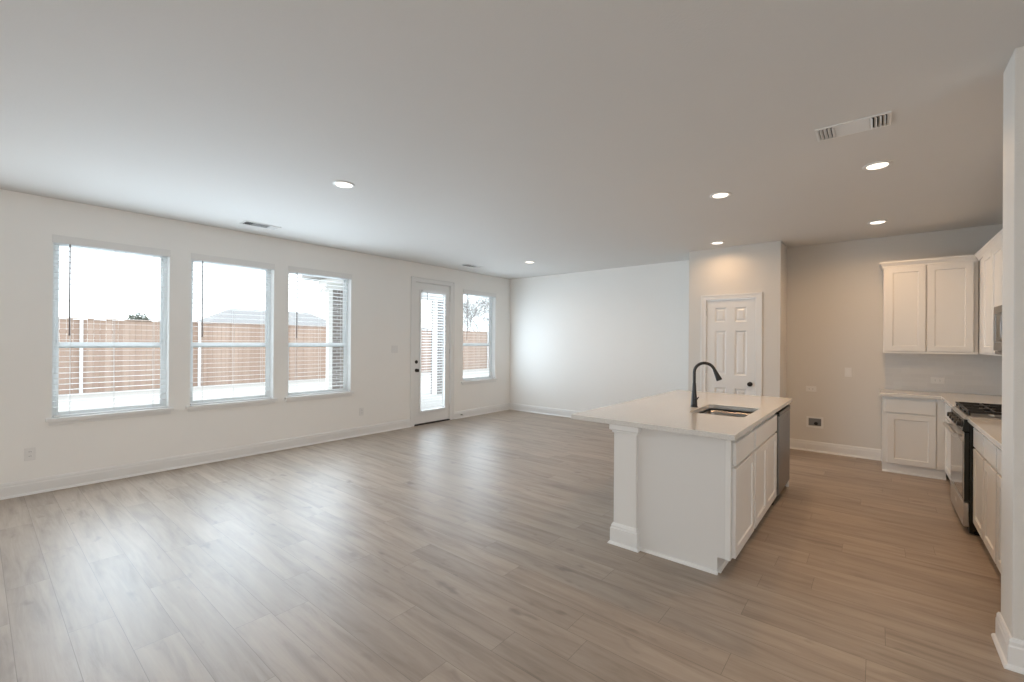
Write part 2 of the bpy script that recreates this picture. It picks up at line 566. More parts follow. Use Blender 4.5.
ops = [(a, b, WZ0 - 0.026, WZ1) for a, b in WINS] + [(DOOR[0], DOOR[1], 0.0, DOOR[2])]
wall_sheet('wall_left', front_pos_x(XL), REAR, YB + WT, 0, ZC, WT, ops, M['wall'], 'long pale grey wall with the windows and the glazed door')
wall_sheet('wall_back', front_neg_y(YB), XL, PX0 + 0.05, 0, ZC, WT, [], M['wall'], 'blank pale grey far wall of the living area')
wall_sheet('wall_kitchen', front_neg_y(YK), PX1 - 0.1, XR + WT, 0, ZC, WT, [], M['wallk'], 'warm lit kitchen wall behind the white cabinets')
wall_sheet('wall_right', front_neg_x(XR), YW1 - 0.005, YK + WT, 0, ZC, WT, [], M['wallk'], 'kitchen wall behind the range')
wall_sheet('wall_rear', lambda p: Vector((p.x, REAR + p.y, p.z)), XL, FAR_R, 0, ZC, WT, [], M['wall'], 'wall behind the viewer')
wall_sheet('wall_side', front_neg_x(FAR_R), REAR, YW1, 0, ZC, WT, [], M['wall'], 'side wall behind the viewer')
# pantry box: front with the door opening, and its two sides
PD = (-1.865, -1.225, 2.045)
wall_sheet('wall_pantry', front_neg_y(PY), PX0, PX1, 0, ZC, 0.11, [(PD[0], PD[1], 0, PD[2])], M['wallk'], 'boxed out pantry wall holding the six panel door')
o = MB().box(PX0, PX0 + 0.11, PY + 0.11, YB, 0, ZC).build('wall_pantry_left', M['wall'])
tag(o, 'left return of the pantry box', 'wall', kind='structure')
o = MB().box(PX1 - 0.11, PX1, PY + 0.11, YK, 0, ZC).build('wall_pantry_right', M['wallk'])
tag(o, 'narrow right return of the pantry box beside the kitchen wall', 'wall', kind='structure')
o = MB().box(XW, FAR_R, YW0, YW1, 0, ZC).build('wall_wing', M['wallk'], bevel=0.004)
tag(o, 'textured grey wing wall at the right edge of the picture', 'wall', kind='structure')

BPROF = [(0, 0), (0.028, 0), (0.027, 0.008), (0.021, 0.017), (0.016, 0.020), (0.015, 0.022), (0.015, 0.098), (0.012, 0.106), (0.012, 0.120), (0.007, 0.134), (0, 0.136)]
def baseboard(name, xf, runs, label):
    mb = MB(xf)
    for u0, u1 in runs:
        n = len(BPROF)
        pts = [(u0, a, b) for a, b in BPROF] + [(u1, a, b) for a, b in BPROF]
        mb.faces(pts, [(i, (i + 1) % n, n + (i + 1) % n, n + i) for i in range(n)] + [tuple(range(n)), tuple(range(n, 2 * n))])
    return tag(mb.build(name, M['trim']), label, 'baseboard', kind='structure')
def sweep(name, pts2, side, label):
    """mitred baseboard along a corner path on the floor; side = +1 puts it left of the path"""
    mb = MB()
    P = [Vector(p) for p in pts2]
    offs = []
    for i in range(len(P)):
        ns = []
        for j in (i - 1, i):
            if 0 <= j < len(P) - 1:
                d = (P[j + 1] - P[j]).normalized()
                ns.append(Vector((-d.y, d.x)) * side)
        offs.append(ns[0] + ns[1] if len(ns) == 2 else ns[0])
    n = len(BPROF)
    pts = [(P[i].x + offs[i].x * d, P[i].y + offs[i].y * d, z) for i in range(len(P)) for d, z in BPROF]
    fs = [(s * n + i, s * n + (i + 1) % n, (s + 1) * n + (i + 1) % n, (s + 1) * n + i) for s in range(len(P) - 1) for i in range(n)]
    fs += [tuple(range(n)), tuple(range((len(P) - 1) * n, len(P) * n))]
    mb.faces(pts, fs)
    return tag(mb.build(name, M['trim']), label, 'baseboard', kind='structure')
baseboard('baseboard_left', front_pos_x(XL), [(REAR, 4.632), (5.618, YB)], 'white baseboard along the window wall')
baseboard('baseboard_back', front_neg_y(YB), [(XL, PX0)], 'white baseboard along the blank far wall')
baseboard('baseboard_kitchen', front_neg_y(YK), [(PX1, 0.055)], 'white baseboard along the kitchen wall left of the cabinets')
sweep('baseboard_pantry_right', [(-1.158, PY), (PX1, PY), (PX1, YK)], -1, 'white baseboard right of the pantry door, turning the corner')
sweep('baseboard_pantry_left', [(-1.932, PY), (PX0, PY), (PX0, YB)], 1, 'white baseboard left of the pantry door, turning the corner')
sweep('baseboard_wing', [(0.555, YW1), (XW, YW1), (XW, YW0), (FAR_R, YW0)], -1, 'stepped baseboard around the end of the textured wing wall')

# ------------------------------------------------------------------ windows of the left wall
WNAMES = ['first and widest looking window from the left', 'second window from the left', 'third window from the left, a brick column behind it', 'last window, between the glazed door and the room corner']
for i, (a, b) in enumerate(WINS):
    root = thing('window_%d' % (i + 1), 'white vinyl sash ' + WNAMES[i], 'window', (XL - 0.1, (a + b) / 2, WZ0), kind='structure')
    x0, x1 = -WT + 0.005, -0.095                     # local depth of the vinyl unit behind the wall face
    xf = front_pos_x(XL)
    fw = 0.030
    mb = MB(xf)
    mb.box(a, a + fw, x0, x1, WZ0, WZ1); mb.box(b - fw, b, x0, x1, WZ0, WZ1)
    mb.box(a + fw, b - fw, x0, x1, WZ0, WZ0 + 0.016); mb.box(a + fw, b - fw, x0, x1, WZ1 - fw, WZ1)
    mb.build('window_frame', M['vinyl'], root, bevel=0.003)
    for nm, za, zb, d0, d1 in (('upper_sash', 1.340, WZ1 - fw, -0.142, -0.120), ('lower_sash', WZ0 + 0.016, 1.398, -0.119, -0.098)):
        mb = MB(xf); s = 0.022
        mb.box(a + fw, a + fw + s, d0, d1, za, zb); mb.box(b - fw - s, b - fw, d0, d1, za, zb)
        mb.box(a + fw + s, b - fw - s, d0, d1, za, za + 0.032); mb.box(a + fw + s, b - fw - s, d0, d1, zb - 0.044, zb)
        sash = mb.build(nm, M['vinyl'], root, bevel=0.003)
        dm = (d0 + d1) / 2
        MB(xf).box(a + fw + s, b - fw - s, dm - 0.002, dm + 0.002, za + 0.032, zb - 0.044).build('pane', M['glass'], sash)
    # stool with horns
    mb = MB(xf)
    mb.prism([(a, -0.095), (b, -0.095), (b, 0.0005), (b + 0.042, 0.0005), (b + 0.042, 0.034), (a - 0.042, 0.034), (a - 0.042, 0.0005), (a, 0.0005)], 'z', WZ0 - 0.026, WZ0 + 0.006)
    st = mb.build('window_sill', M['trim'], root, bevel=0.002)
    MB(xf).box(a - 0.02, b + 0.02, 0.0005, 0.012, WZ0 - 0.062, WZ0 - 0.0265).build('apron', M['trim'], root, bevel=0.002)
    area('window_daylight', (XL - 0.088, (a + b) / 2, (WZ0 + WZ1) / 2), (0, R(-90), 0), WZ1 - WZ0 - 0.12, b - a - 0.12, DAY_W * 0.4 * DIM[i], DAY_C)
    area('window_daylight', (XL + 0.006, (a + b) / 2, 1.37), (0, R(-90), 0), 1.2, b - a - 0.06, DAY_W * 0.6 * DIM[i], DAY_C)
    area('window_daylight_portal', (XL - 0.09, (a + b) / 2, (WZ0 + WZ1) / 2), (0, R(-90), 0), WZ1 - WZ0, b - a, 1, (1, 1, 1), True)

# ------------------------------------------------------------------ blinds
def slats(mb, u0, u1, nc, z0, z1, pitch_, depth, tilt):
    n = int((z1 - z0) / pitch_)
    for k in range(n + 1):
        z = z1 - k * pitch_
        c, s = math.cos(tilt) * depth / 2, math.sin(tilt) * depth / 2
        t = 0.0008
        cross = [(nc - c, z - s - t), (nc, z + 0.0010 - t), (nc + c, z + s - t), (nc + c, z + s + t), (nc, z + 0.0010 + t), (nc - c, z - s + t)]
        pts = [(u0, a, b) for a, b in cross] + [(u1, a, b) for a, b in cross]
        mb.faces(pts, [(i, (i + 1) % 6, 6 + (i + 1) % 6, 6 + i) for i in range(6)] + [(0, 1, 4, 5), (1, 2, 3, 4), (6, 7, 10, 11), (7, 8, 9, 10)])
BL = ['white slatted blind in the first window from the left', 'white slatted blind in the second window from the left',
      'white slatted blind in the third window, brick column showing through', 'white slatted blind in the window near the room corner, bare trees behind']
TILT = [R(-1), R(1), R(1), R(0)]
for i, (a, b) in enumerate(WINS):
    xf = front_pos_x(XL)
    root = thing('window_blind', BL[i], 'blind', (XL - 0.045, (a + b) / 2, WZ0 + 0.01), 'blinds in the left wall windows')
    mb = MB(xf); mb.box(a + 0.004, b - 0.004, -0.075, -0.012, 2.352, 2.400); mb.build('headrail', M['slat'], root, bevel=0.002)
    mb = MB(xf); mb.box(a - 0.006, b + 0.006, 0.0005, 0.014, 2.337, 2.412); mb.build('valance', M['plate'], root, bevel=0.003)
    mb = MB(xf); slats(mb, a + 0.012, b - 0.012, -0.045, WZ0 + 0.055, 2.33, 0.0535, 0.048, TILT[i]); mb.build('slats', M['slat'], root)
    mb = MB(xf); mb.box(a + 0.012, b - 0.012, -0.070, -0.020, WZ0 + 0.008, WZ0 + 0.022); mb.build('bottom_rail', M['slat'], root, bevel=0.003)
    for q in (0.14, 0.5, 0.86):
        u = a + (b - a) * q
        mb = MB(xf)
        for d in (-0.071, -0.019):
            mb.tube([(u, d, WZ0 + 0.02), (u, d, 2.36)], 0.0013, 6)
        mb.build('ladder_cord', M['cord'], root)
    mb = MB(xf); u = a + 0.115
    mb.tube([(u, -0.014, 2.34), (u, -0.012, 2.0), (u, -0.012, 1.49), (u, -0.012, 1.46)], [0.005, 0.005, 0.005, 0.007], 8)
    mb.build('tilt_wand', M['wand'], root, smooth=True)

# ------------------------------------------------------------------ glazed patio door
a, b, zt = DOOR
xf = front_pos_x(XL)
root = thing('door_1', 'white full glass patio door with dark bronze knob and deadbolt', 'door', (XL, (a + b) / 2, 0), kind='structure')
mb = MB(xf)
CW = 0.082
def casing(mb, wd, hd, k):
    """a mitred casing around an opening: flat board plus a raised outer band"""
    for o0, o1, n in ((-0.004, wd - 0.024, 0.012), (wd - 0.024, wd, 0.018)):
        outer = [(a - o1, 0), (a - o1, zt + hd * o1 / wd), (b + o1, zt + hd * o1 / wd), (b + o1, 0)]
        inner = [(a - o0, 0), (a - o0, zt + o0), (b + o0, zt + o0), (b + o0, 0)]
        for i in range(3):
            q = [outer[i], outer[i + 1], inner[i + 1], inner[i]]
            pts = [(u, 0.0, z) for u, z in q] + [(u, n, z) for u, z in q]
            mb.faces(pts, [(0, 1, 2, 3), (4, 5, 6, 7), (0, 1, 5, 4), (1, 2, 6, 5), (2, 3, 7, 6), (3, 0, 4, 7)])
casing(mb, CW, 0.068, 0)
mb.build('door_casing', M['trim'], root)
mb = MB(xf); mb.box(a, a + 0.012, -WT, 0, 0, zt); mb.box(b - 0.012, b, -WT, 0, 0, zt); mb.box(a, b, -WT, 0, zt - 0.012, zt)
mb.build('door_jamb', M['trim'], root)
mb = MB(xf); mb.box(a, b, -WT, 0.004, 0.0, 0.018); mb.build('threshold', M['bronze'], root, bevel=0.002)
g0, g1, gz0, gz1 = 4.862, 5.402, 0.235, 2.285
s0, s1 = a + 0.016, b - 0.016
mb = MB(xf)
D0, D1 = -0.062, -0.018
mb.box(s0, g0, D0, D1, 0.024, zt - 0.016); mb.box(g1, s1, D0, D1, 0.024, zt - 0.016)
mb.box(g0, g1, D0, D1, 0.024, gz0); mb.box(g0, g1, D0, D1, gz1, zt - 0.016)
slab = mb.build('door_slab', M['trim'], root)
mb = MB(xf); q = 0.032
for u0, u1, z0, z1 in ((g0 - q, g0 + 0.006, gz0 - q, gz1 + q), (g1 - 0.006, g1 + q, gz0 - q, gz1 + q), (g0 + 0.006, g1 - 0.006, gz0 - q, gz0 + 0.006), (g0 + 0.006, g1 - 0.006, gz1 - 0.006, gz1 + q)):
    mb.box(u0, u1, D1, D1 + 0.014, z0, z1)
mb.build('glass_moulding', M['trim'], slab, bevel=0.006)
MB(xf).box(g0, g1, -0.043, -0.038, gz0, gz1).build('pane', M['glass'], slab)
for nm, zz, prof in (('door_knob', 0.936, [(0, 0.030), (0.006, 0.030), (0.008, 0.012), (0.028, 0.012), (0.034, 0.024), (0.046, 0.029), (0.058, 0.024), (0.062, 0.010)]),
                     ('deadbolt', 1.079, [(0, 0.030), (0.010, 0.029), (0.014, 0.024), (0.017, 0.022)])):
    k = MB(xf).lathe((4.772, D1, zz), (0, 1, 0), prof, 20).build(nm, M['bronze'], root, smooth=True)
    if nm == 'deadbolt':
        MB(xf).box(4.767, 4.777, D1 + 0.015, D1 + 0.032, zz - 0.014, zz + 0.014).build('thumb_turn', M['bronze'], k, bevel=0.002)
for zz in (0.25, 1.25, 2.2):
    MB(xf).tube([(s1 + 0.006, -0.012, zz - 0.045), (s1 + 0.006, -0.012, zz + 0.045)], 0.006, 8).build('hinge', M['steel'], root)
area('door_daylight', (XL - 0.034, (g0 + g1) / 2, (gz0 + gz1) / 2), (0, R(-90), 0), gz1 - gz0 - 0.04, g1 - g0 - 0.04, DAY_W * 0.55, DAY_C)
area('door_daylight_portal', (XL - 0.08, (g0 + g1) / 2, (gz0 + gz1) / 2), (0, R(-90), 0), gz1 - gz0, g1 - g0, 1, (1, 1, 1), True)

root = thing('door_blind', 'white slatted blind mounted on the glazed patio door', 'blind', (XL, (g0 + g1) / 2, gz0))
mb = MB(xf); mb.box(g0 - 0.012, g1 + 0.012, -0.002, 0.040, gz1 - 0.030, gz1 + 0.018); mb.build('headrail', M['slat'], root, bevel=0.003)
mb = MB(xf); slats(mb, g0 - 0.004, g1 + 0.004, 0.016, gz0 + 0.05, gz1 - 0.05, 0.047, 0.040, R(13)); mb.build('slats', M['slat'], root)
mb = MB(xf); mb.box(g0 - 0.004, g1 + 0.004, -0.003, 0.036, gz0 - 0.004, gz0 + 0.014); mb.build('bottom_rail', M['slat'], root, bevel=0.003)
for q in (0.16, 0.84):
    u = g0 + (g1 - g0) * q
    mb = MB(xf)
    for d in (-0.0025, 0.0365):
        mb.tube([(u, d, gz0), (u, d, gz1)], 0.0011, 6)
    mb.build('ladder_cord', M['cord'], root)
MB(xf).tube([(g0 + 0.09, 0.040, gz1 - 0.02), (g0 + 0.09, 0.043, 1.55)], 0.0038, 8).build('tilt_wand', M['wand'], root, smooth=True)

# ------------------------------------------------------------------ pantry door
a, b, zt = PD
xf = front_neg_y(PY)
root = thing('door_2', 'white six panel pantry door with dark knob', 'door', ((a + b) / 2, PY, 0), kind='structure')
mb = MB(xf)
casing(mb, 0.065, 0.062, 0)
mb.build('door_casing', M['trim'], root)
mb = MB(xf); mb.box(a, a + 0.008, -0.11, 0, 0, zt); mb.box(b - 0.008, b, -0.11, 0, 0, zt); mb.box(a, b, -0.11, 0, zt - 0.008, zt)
mb.build('door_jamb', M['trim'], root)
s0, s1 = a + 0.012, b - 0.013
us = [s0, -1.742, -1.583, -1.479, -1.352, s1]
us = [s0, s0 + 0.105, -1.598, -1.492, s1 - 0.105, s1]
zs = [0.012, 0.22, 0.82, 0.995, 1.605, 1.722, 1.925, zt - 0.012]
D0, D1 = -0.045, -0.010
mb = MB(xf)
for k in (0, 2, 4):
    mb.box(us[k], us[k + 1], D0, D1, zs[0], zs[-1])
for k in (0, 2, 4, 6):
    for q in (1, 3):
        mb.box(us[q], us[q + 1], D0, D1, zs[k], zs[k + 1])
slab = mb.build('door_slab', M['trim'], root)
for k in (1, 3, 5):
    for q in (1, 3):
        MB(xf).framed(us[q], us[q + 1], D0 + 0.004, D1 - 0.0005, zs[k], zs[k + 1], 0.001, 0.013, 0.016, 0.010).build('raised_panel', M['trim'], slab)
kn = MB(xf).lathe((-1.300, D1, 0.888), (0, 1, 0), [(0, 0.030), (0.006, 0.030), (0.009, 0.012), (0.028, 0.012), (0.034, 0.023), (0.046, 0.028), (0.056, 0.024), (0.060, 0.010)], 24).build('door_knob', M['bronze'], root, smooth=True)
for zz in (0.25, 1.05, 1.85):
    MB(xf).tube([(s0 - 0.004, 0.002, zz - 0.04), (s0 - 0.004, 0.002, zz + 0.04)], 0.006, 8).build('hinge', M['steel'], root)

# ------------------------------------------------------------------ cabinets
TOP, UND = 0.885, 0.850
def shaker(mbx, u0, u1, n0, n1, z0, z1, fw=0.058):
    return MB(mbx).framed(u0, u1, n0, n1, z0, z1, fw, 0.009, 0.004)

def base_cabinet(label, xf, origin, u0, u1, depth, doors, drawers, fdist=0.022, toe=0.072, group=None, toe_flush=False, zsplit=0.662):
    """p = (u, n, z) with the carcass face at n = 0 and the doors standing fdist proud of it"""
    root = thing('base_cabinet', label, 'cabinet', origin, group)
    mb = MB(xf)
    t = 0.018
    mb.box(u0, u0 + t, -depth, -t, 0.098, UND); mb.box(u1 - t, u1, -depth, -t, 0.098, UND)
    mb.box(u0 + t, u1 - t, -depth, -depth + t, 0.098, UND); mb.box(u0 + t, u1 - t, -depth + t, -t, 0.098, 0.098 + t)
    mb.box(u0, u1, -t, 0, 0.098, UND)
    mb.build('cabinet_body', M['cab'], root, bevel=0.001)
    mb = MB(xf)
    if toe_flush:
        mb.box(u0, u1, -depth, -0.012, 0.0, 0.096)
        mb.prism([(-0.012, 0), (0.004, 0), (0.002, 0.009), (-0.004, 0.015), (-0.012, 0.018)], 'x', u0, u1)
    else:
        mb.box(u0, u1, -depth, -toe, 0.0, 0.098)
        mb.prism([(-toe, 0), (-toe + 0.015, 0), (-toe + 0.013, 0.009), (-toe + 0.007, 0.016), (-toe, 0.019)], 'x', u0, u1)
    mb.build('toe_kick', M['trim'], root)
    for d0, d1 in drawers:
        MB(xf).box(d0, d1, 0.001, fdist, zsplit + 0.012, 0.815).build('drawer', M['cab'], root, bevel=0.004)
    for d0, d1 in doors:
        shaker(xf, d0, d1, 0.001, fdist, 0.106, zsplit - 0.004).build('door', M['cab'], root, bevel=0.002)
    return root

# island: carcass face at x = -0.685, doors to x = -0.663
IX = -0.685
ixf = front_pos_x(IX)
base_cabinet('white island cabinet with one drawer over one door, nearest the viewer', ixf, (-1.0, 3.25, 0), 2.962, 3.532, 0.6, [(2.982, 3.522)], [(2.982, 3.522)], group=None)
base_cabinet('white island sink cabinet with two doors beside the dishwasher', ixf, (-1.0, 4.0, 0), 3.536, 4.462, 0.6, [(3.560, 3.990), (3.996, 4.430)], [(3.560, 4.430)], group=None)

root = thing('dishwasher', 'stainless dishwasher at the far end of the island', 'dishwasher', (-1.0, 4.86, 0))
mb = MB(ixf); mb.box(4.476, 5.176, -0.58, -0.01, 0.012, 0.840); mb.build('tub_body', M['black'], root, bevel=0.003)
dd = MB(ixf).box(4.520, 5.150, -0.008, 0.026, 0.085, 0.812).build('door', M['steeld'], root, bevel=0.006)
MB(ixf).box(4.520, 5.150, 0.002, 0.0275, 0.785, 0.822).build('control_strip', M['black'], dd, bevel=0.003)
MB(ixf).framed(4.70, 5.00, 0.022, 0.0272, 0.716, 0.772, 0.006, 0.004, 0.004).build('pocket_handle', M['steeld'], dd, bevel=0.001)
MB(ixf).box(4.490, 5.172, -0.09, -0.05, 0.0, 0.083).build('toe_plate', M['gap'], root)

# far end panel
mb = MB(); mb.box(-1.30, -0.672, 5.182, 5.205, 0.0, UND)
tag(mb.build('end_panel', M['cab'], loc=(-1.0, 5.19, 0), bevel=0.002), 'white panel closing the far end of the island past the dishwasher', 'panel')

# near end panel with notch for the toe kick, edge stile and shoe moulding
root = thing('end_panel', 'pale grey panel closing the near end of the island beside the column', 'panel', (-0.98, 2.95, 0))
mb = MB(); mb.prism([(-1.30, 0), (-0.757, 0), (-0.757, 0.104), (-0.685, 0.104), (-0.685, UND), (-1.30, UND)], 'y', 2.940, 2.960)
mb.build('panel_board', M['panel'], root, bevel=0.001)
MB().box(-0.712, -0.681, 2.932, 2.940, 0.104, UND).build('edge_stile', M['cab'], root, bevel=0.002)
mb = MB(); mb.prism([(2.940, 0), (2.922, 0), (2.924, 0.009), (2.930, 0.016), (2.940, 0.019)], 'x', -1.285, -0.752)
mb.build('shoe_moulding', M['trim'], root)
# knee wall on the seating side
tag(MB().box(-1.42, -1.305, 3.09, 5.205, 0, UND).build('knee_wall', M['panel'], loc=(-1.36, 4.1, 0)), 'painted low wall under the island overhang behind the column', 'panel')

# column
root = thing('island_column', 'square white column with stepped base and capital under the island corner', 'column', (-1.363, 3.0, 0))
CX, CY, hw = -1.363, 3.000, 0.084
MB().box(CX - hw, CX + hw, CY - hw, CY + hw, 0.14, 0.80).build('shaft', M['cab'], root, bevel=0.004)
def sq(mb, h, z0, z1):
    mb.box(CX - h, CX + h, CY - h, CY + h, z0, z1)
mb = MB()
prof = [(hw + 0.031, 0), (hw + 0.030, 0.006), (hw + 0.024, 0.014), (hw + 0.018, 0.018), (hw + 0.018, 0.112), (hw + 0.012, 0.117), (hw + 0.012, 0.130), (hw + 0.004, 0.146), (hw - 0.002, 0.148)]
def square_lathe(mb, prof):
    pts, fs = [], []
    for h, z in prof:
        pts += [(CX - h, CY - h, z), (CX + h, CY - h, z), (CX + h, CY + h, z), (CX - h, CY + h, z)]
    for i in range(len(prof) - 1):
        for k in range(4):
            q = (k + 1) % 4
            fs.append((i * 4 + k, i * 4 + q, i * 4 + 4 + q, i * 4 + 4 + k))
    fs += [(0, 1, 2, 3), tuple(range(len(prof) * 4 - 4, len(prof) * 4))]
    mb.faces(pts, fs)
square_lathe(mb, prof)
mb.build('column_base', M['trim'], root)
mb = MB()
square_lathe(mb, [(hw - 0.002, 0.788), (hw + 0.008, 0.791), (hw + 0.010, 0.796), (hw + 0.010, 0.806), (hw + 0.021, 0.810), (hw + 0.024, 0.814), (hw + 0.024, UND)])
mb.build('capital', M['trim'], root)

# ------------------------------------------------------------------ island worktop with sink cut-out
def rounded(x0, x1, y0, y1, r, seg=6):
    pts = []
    for cx, cy, a0 in ((x1 - r, y1 - r, 0), (x0 + r, y1 - r, 90), (x0 + r, y0 + r, 180), (x1 - r, y0 + r, 270)):
        for k in range(seg + 1):
            t = R(a0 + 90 * k / seg)
            pts.append((cx + r * math.cos(t), cy + r * math.sin(t)))
    return pts
def slab_with_hole(outer, hole, z0, z1):
    tris = tessellate_polygon([[Vector((x, y, 0)) for x, y in outer], [Vector((x, y, 0)) for x, y in hole]])
    flat = outer + hole
    n, k = len(flat), len(outer)
    pts = [(x, y, z1) for x, y in flat] + [(x, y, z0) for x, y in flat]
    fs = [tuple(t) for t in tris] + [tuple(i + n for i in t) for t in tris]
    for lo, cnt in ((0, k), (k, n - k)):
        for i in range(cnt):
            j = (i + 1) % cnt
            fs.append((lo + i, lo + j, lo + j + n, lo + i + n))
    return MB().faces(pts, fs)
SX0, SX1, SY0, SY1 = -1.150, -0.752, 3.600, 4.205
mb = slab_with_hole([(-1.782, 2.880), (-0.648, 2.880), (-0.648, 5.222), (-1.782, 5.222)], rounded(SX0, SX1, SY0, SY1, 0.045), UND, TOP)
tag(mb.build('island_worktop', M['quartz'], loc=(-1.2, 4.06, UND), bevel=0.003), 'large white quartz worktop of the island with the sink cut in', 'worktop')

root = thing('kitchen_sink', 'double bowl stainless sink set under the island worktop', 'sink', ((SX0 + SX1) / 2, (SY0 + SY1) / 2, 0.63))
def bowl(y0, y1, name):
    mb = MB()
    x0, x1 = SX0 + 0.004, SX1 - 0.004
    prof = [(0.0, 0.832, 0.040), (0.003, 0.80, 0.040), (0.010, 0.68, 0.045), (0.030, 0.655, 0.05)]
    rings = []
    for ins, z, r in prof:
        rings.append([mb.bm.verts.new((x, y, z)) for x, y in rounded(x0 + ins, x1 - ins, y0 + ins, y1 - ins, r)])
    n = len(rings[0])
    for A, B in zip(rings, rings[1:]):
        for i in range(n):
            mb.bm.faces.new([A[i], A[(i + 1) % n], B[(i + 1) % n], B[i]])
    mb.bm.faces.new(rings[-1])
    bo = mb.build(name, M['sink'], root, smooth=True)
    sol = bo.modifiers.new('gauge', 'SOLIDIFY'); sol.thickness = 0.002; sol.offset = 0
    MB().lathe(((x0 + x1) / 2, (y0 + y1) / 2, 0.6565), (0, 0, 1), [(0, 0.045), (0.003, 0.044), (0.004, 0.034), (0.001, 0.030), (0.001, 0.004)], 24).build('drain', M['steel'], bo, smooth=True)
ym = (SY0 + SY1) / 2
bowl(SY0 + 0.004, ym - 0.012, 'bowl')
bowl(ym + 0.012, SY1 - 0.004, 'bowl')
mb = slab_with_hole([(SX0 - 0.025, SY0 - 0.025), (SX1 + 0.025, SY0 - 0.025), (SX1 + 0.025, SY1 + 0.025), (SX0 - 0.025, SY1 + 0.025)], rounded(SX0 + 0.003, SX1 - 0.003, SY0 + 0.003, SY1 - 0.003, 0.043), 0.8465, 0.8495)
mb.build('rim', M['sink'], root)
mb = MB(); mb.prism([(ym - 0.013, 0.70), (ym + 0.013, 0.70), (ym + 0.012, 0.824), (ym + 0.006, 0.832), (ym - 0.006, 0.832), (ym - 0.012, 0.824)], 'x', SX0 + 0.006, SX1 - 0.006)
mb.build('divider', M['sink'], root, smooth=True)

# faucet
FX, FY = -1.205, 3.930
root = thing('kitchen_faucet', 'tall black gooseneck faucet behind the island sink', 'faucet', (FX, FY, TOP))
MB().lathe((FX, FY, TOP), (0, 0, 1), [(0, 0.029), (0.006, 0.029), (0.010, 0.026), (0.06, 0.0235), (0.13, 0.0185), (0.20, 0.0140), (0.205, 0.0130)], 28).build('faucet_body', M['dark'], root, smooth=True)
rad = 0.084
pc = (FX + rad, FY, 1.178)
path = [(FX, FY, TOP + 0.20), (FX, FY, 1.12)]
for k in range(0, 23):
    t = R(180 - k * 7.2)
    path.append((pc[0] + rad * math.cos(t), FY, pc[2] + rad * math.sin(t)))
MB().tube(path, 0.0125, 18).build('gooseneck', M['dark'], root, smooth=True)
ex, ez = path[-1][0], path[-1][2]
dx, dz = path[-1][0] - path[-2][0], path[-1][2] - path[-2][2]
l = math.hypot(dx, dz); dx /= l; dz /= l
MB().lathe((ex, FY, ez), (dx, 0, dz), [(0, 0.0128), (0.004, 0.0140), (0.012, 0.0145), (0.05, 0.0185), (0.088, 0.0235), (0.094, 0.0225), (0.095, 0.016)], 24).build('spray_head', M['dark'], root, smooth=True)
hn = MB().lathe((FX + 0.012, FY - 0.012, TOP + 0.072), (0.75, -0.65, 0), [(0, 0.012), (0.020, 0.012), (0.024, 0.009)], 16).build('handle', M['dark'], root, smooth=True)
MB().tube([(FX + 0.028, FY - 0.026, TOP + 0.073), (FX + 0.040, FY - 0.036, TOP + 0.080), (FX + 0.050, FY - 0.044, TOP + 0.090)], [0.006, 0.005, 0.0045], 10).build('lever', M['dark'], hn, smooth=True)

# ------------------------------------------------------------------ kitchen back wall cabinets
KF = 6.542                                     # carcass face of the base cabinet
kxf = front_neg_y(KF)
root = base_cabinet('white base cabinet against the kitchen wall, left of the range', kxf, (0.3, 6.83, 0), 0.055, 0.575, YK - 0.004 - KF, [(0.098, 0.494)], [(0.078, 0.494)], toe_flush=True)
MB(kxf).box(0.499, 0.575, 0.0, 0.010, 0.10, UND).build('filler_strip', M['cab'], root, bevel=0.002)

# right wall: carcass face x = 0.583, doors to x = 0.561
RX = 0.583
rxf = front_neg_x(RX)
YR0, YR1 = 4.765, 5.515                        # range bay
rd = XR - 0.004 - RX
base_cabinet('white base cabinet directly beside the black side of the range', rxf, (0.88, 4.55, 0), 4.345, 4.757, rd, [(4.360, 4.748)], [(4.360, 4.748)])
base_cabinet('white base cabinet between the range side cabinet and the one by the wing wall', rxf, (0.88, 4.13, 0), 3.925, 4.341, rd, [(3.938, 4.330)], [(3.938, 4.330)])
base_cabinet('white base cabinet half hidden behind the end of the wing wall', rxf, (0.88, 3.6, 0), 3.22, 3.921, rd, [(3.50, 3.908), (3.235, 3.494)], [(3.50, 3.908), (3.235, 3.494)])
base_cabinet('white corner base cabinet on the far side of the range', rxf, (0.88, 6.0, 0), 5.525, 6.536, rd, [(5.55, 6.03), (6.036, 6.50)], [(5.55, 6.50)])

mb = MB(); mb.prism([(0.532, 3.217), (XR - 0.002, 3.217), (XR - 0.002, 4.760), (0.532, 4.760)], 'z', UND, TOP)
tag(mb.build('worktop', M['quartz'], loc=(0.86, 3.99, UND), bevel=0.003), 'short white worktop between the range and the wing wall', 'worktop')
mb = MB(); mb.prism([(0.032, 6.500), (0.532, 6.500), (0.532, 5.520), (XR - 0.002, 5.520), (XR - 0.002, YK - 0.002), (0.032, YK - 0.002)], 'z', UND, TOP)
tag(mb.build('worktop', M['quartz'], loc=(0.6, 6.8, UND), bevel=0.003), 'cornered white worktop against the kitchen wall beyond the range', 'worktop')

# tile backsplash
mb = MB(); mb.box(0.085, XR, YK - 0.009, YK, TOP, 1.345)
tag(mb.build('trim_1', M['tile'], loc=(0.6, YK, TOP)), 'pale grey tile backsplash on the kitchen wall', 'backsplash', kind='structure')
mb = MB(); mb.box(XR - 0.009, XR, 3.22, YK - 0.009, TOP, 1.345)
tag(mb.build('trim_2', M['tile'], loc=(XR, 5, TOP)), 'pale grey tile backsplash behind the range', 'backsplash', kind='structure')

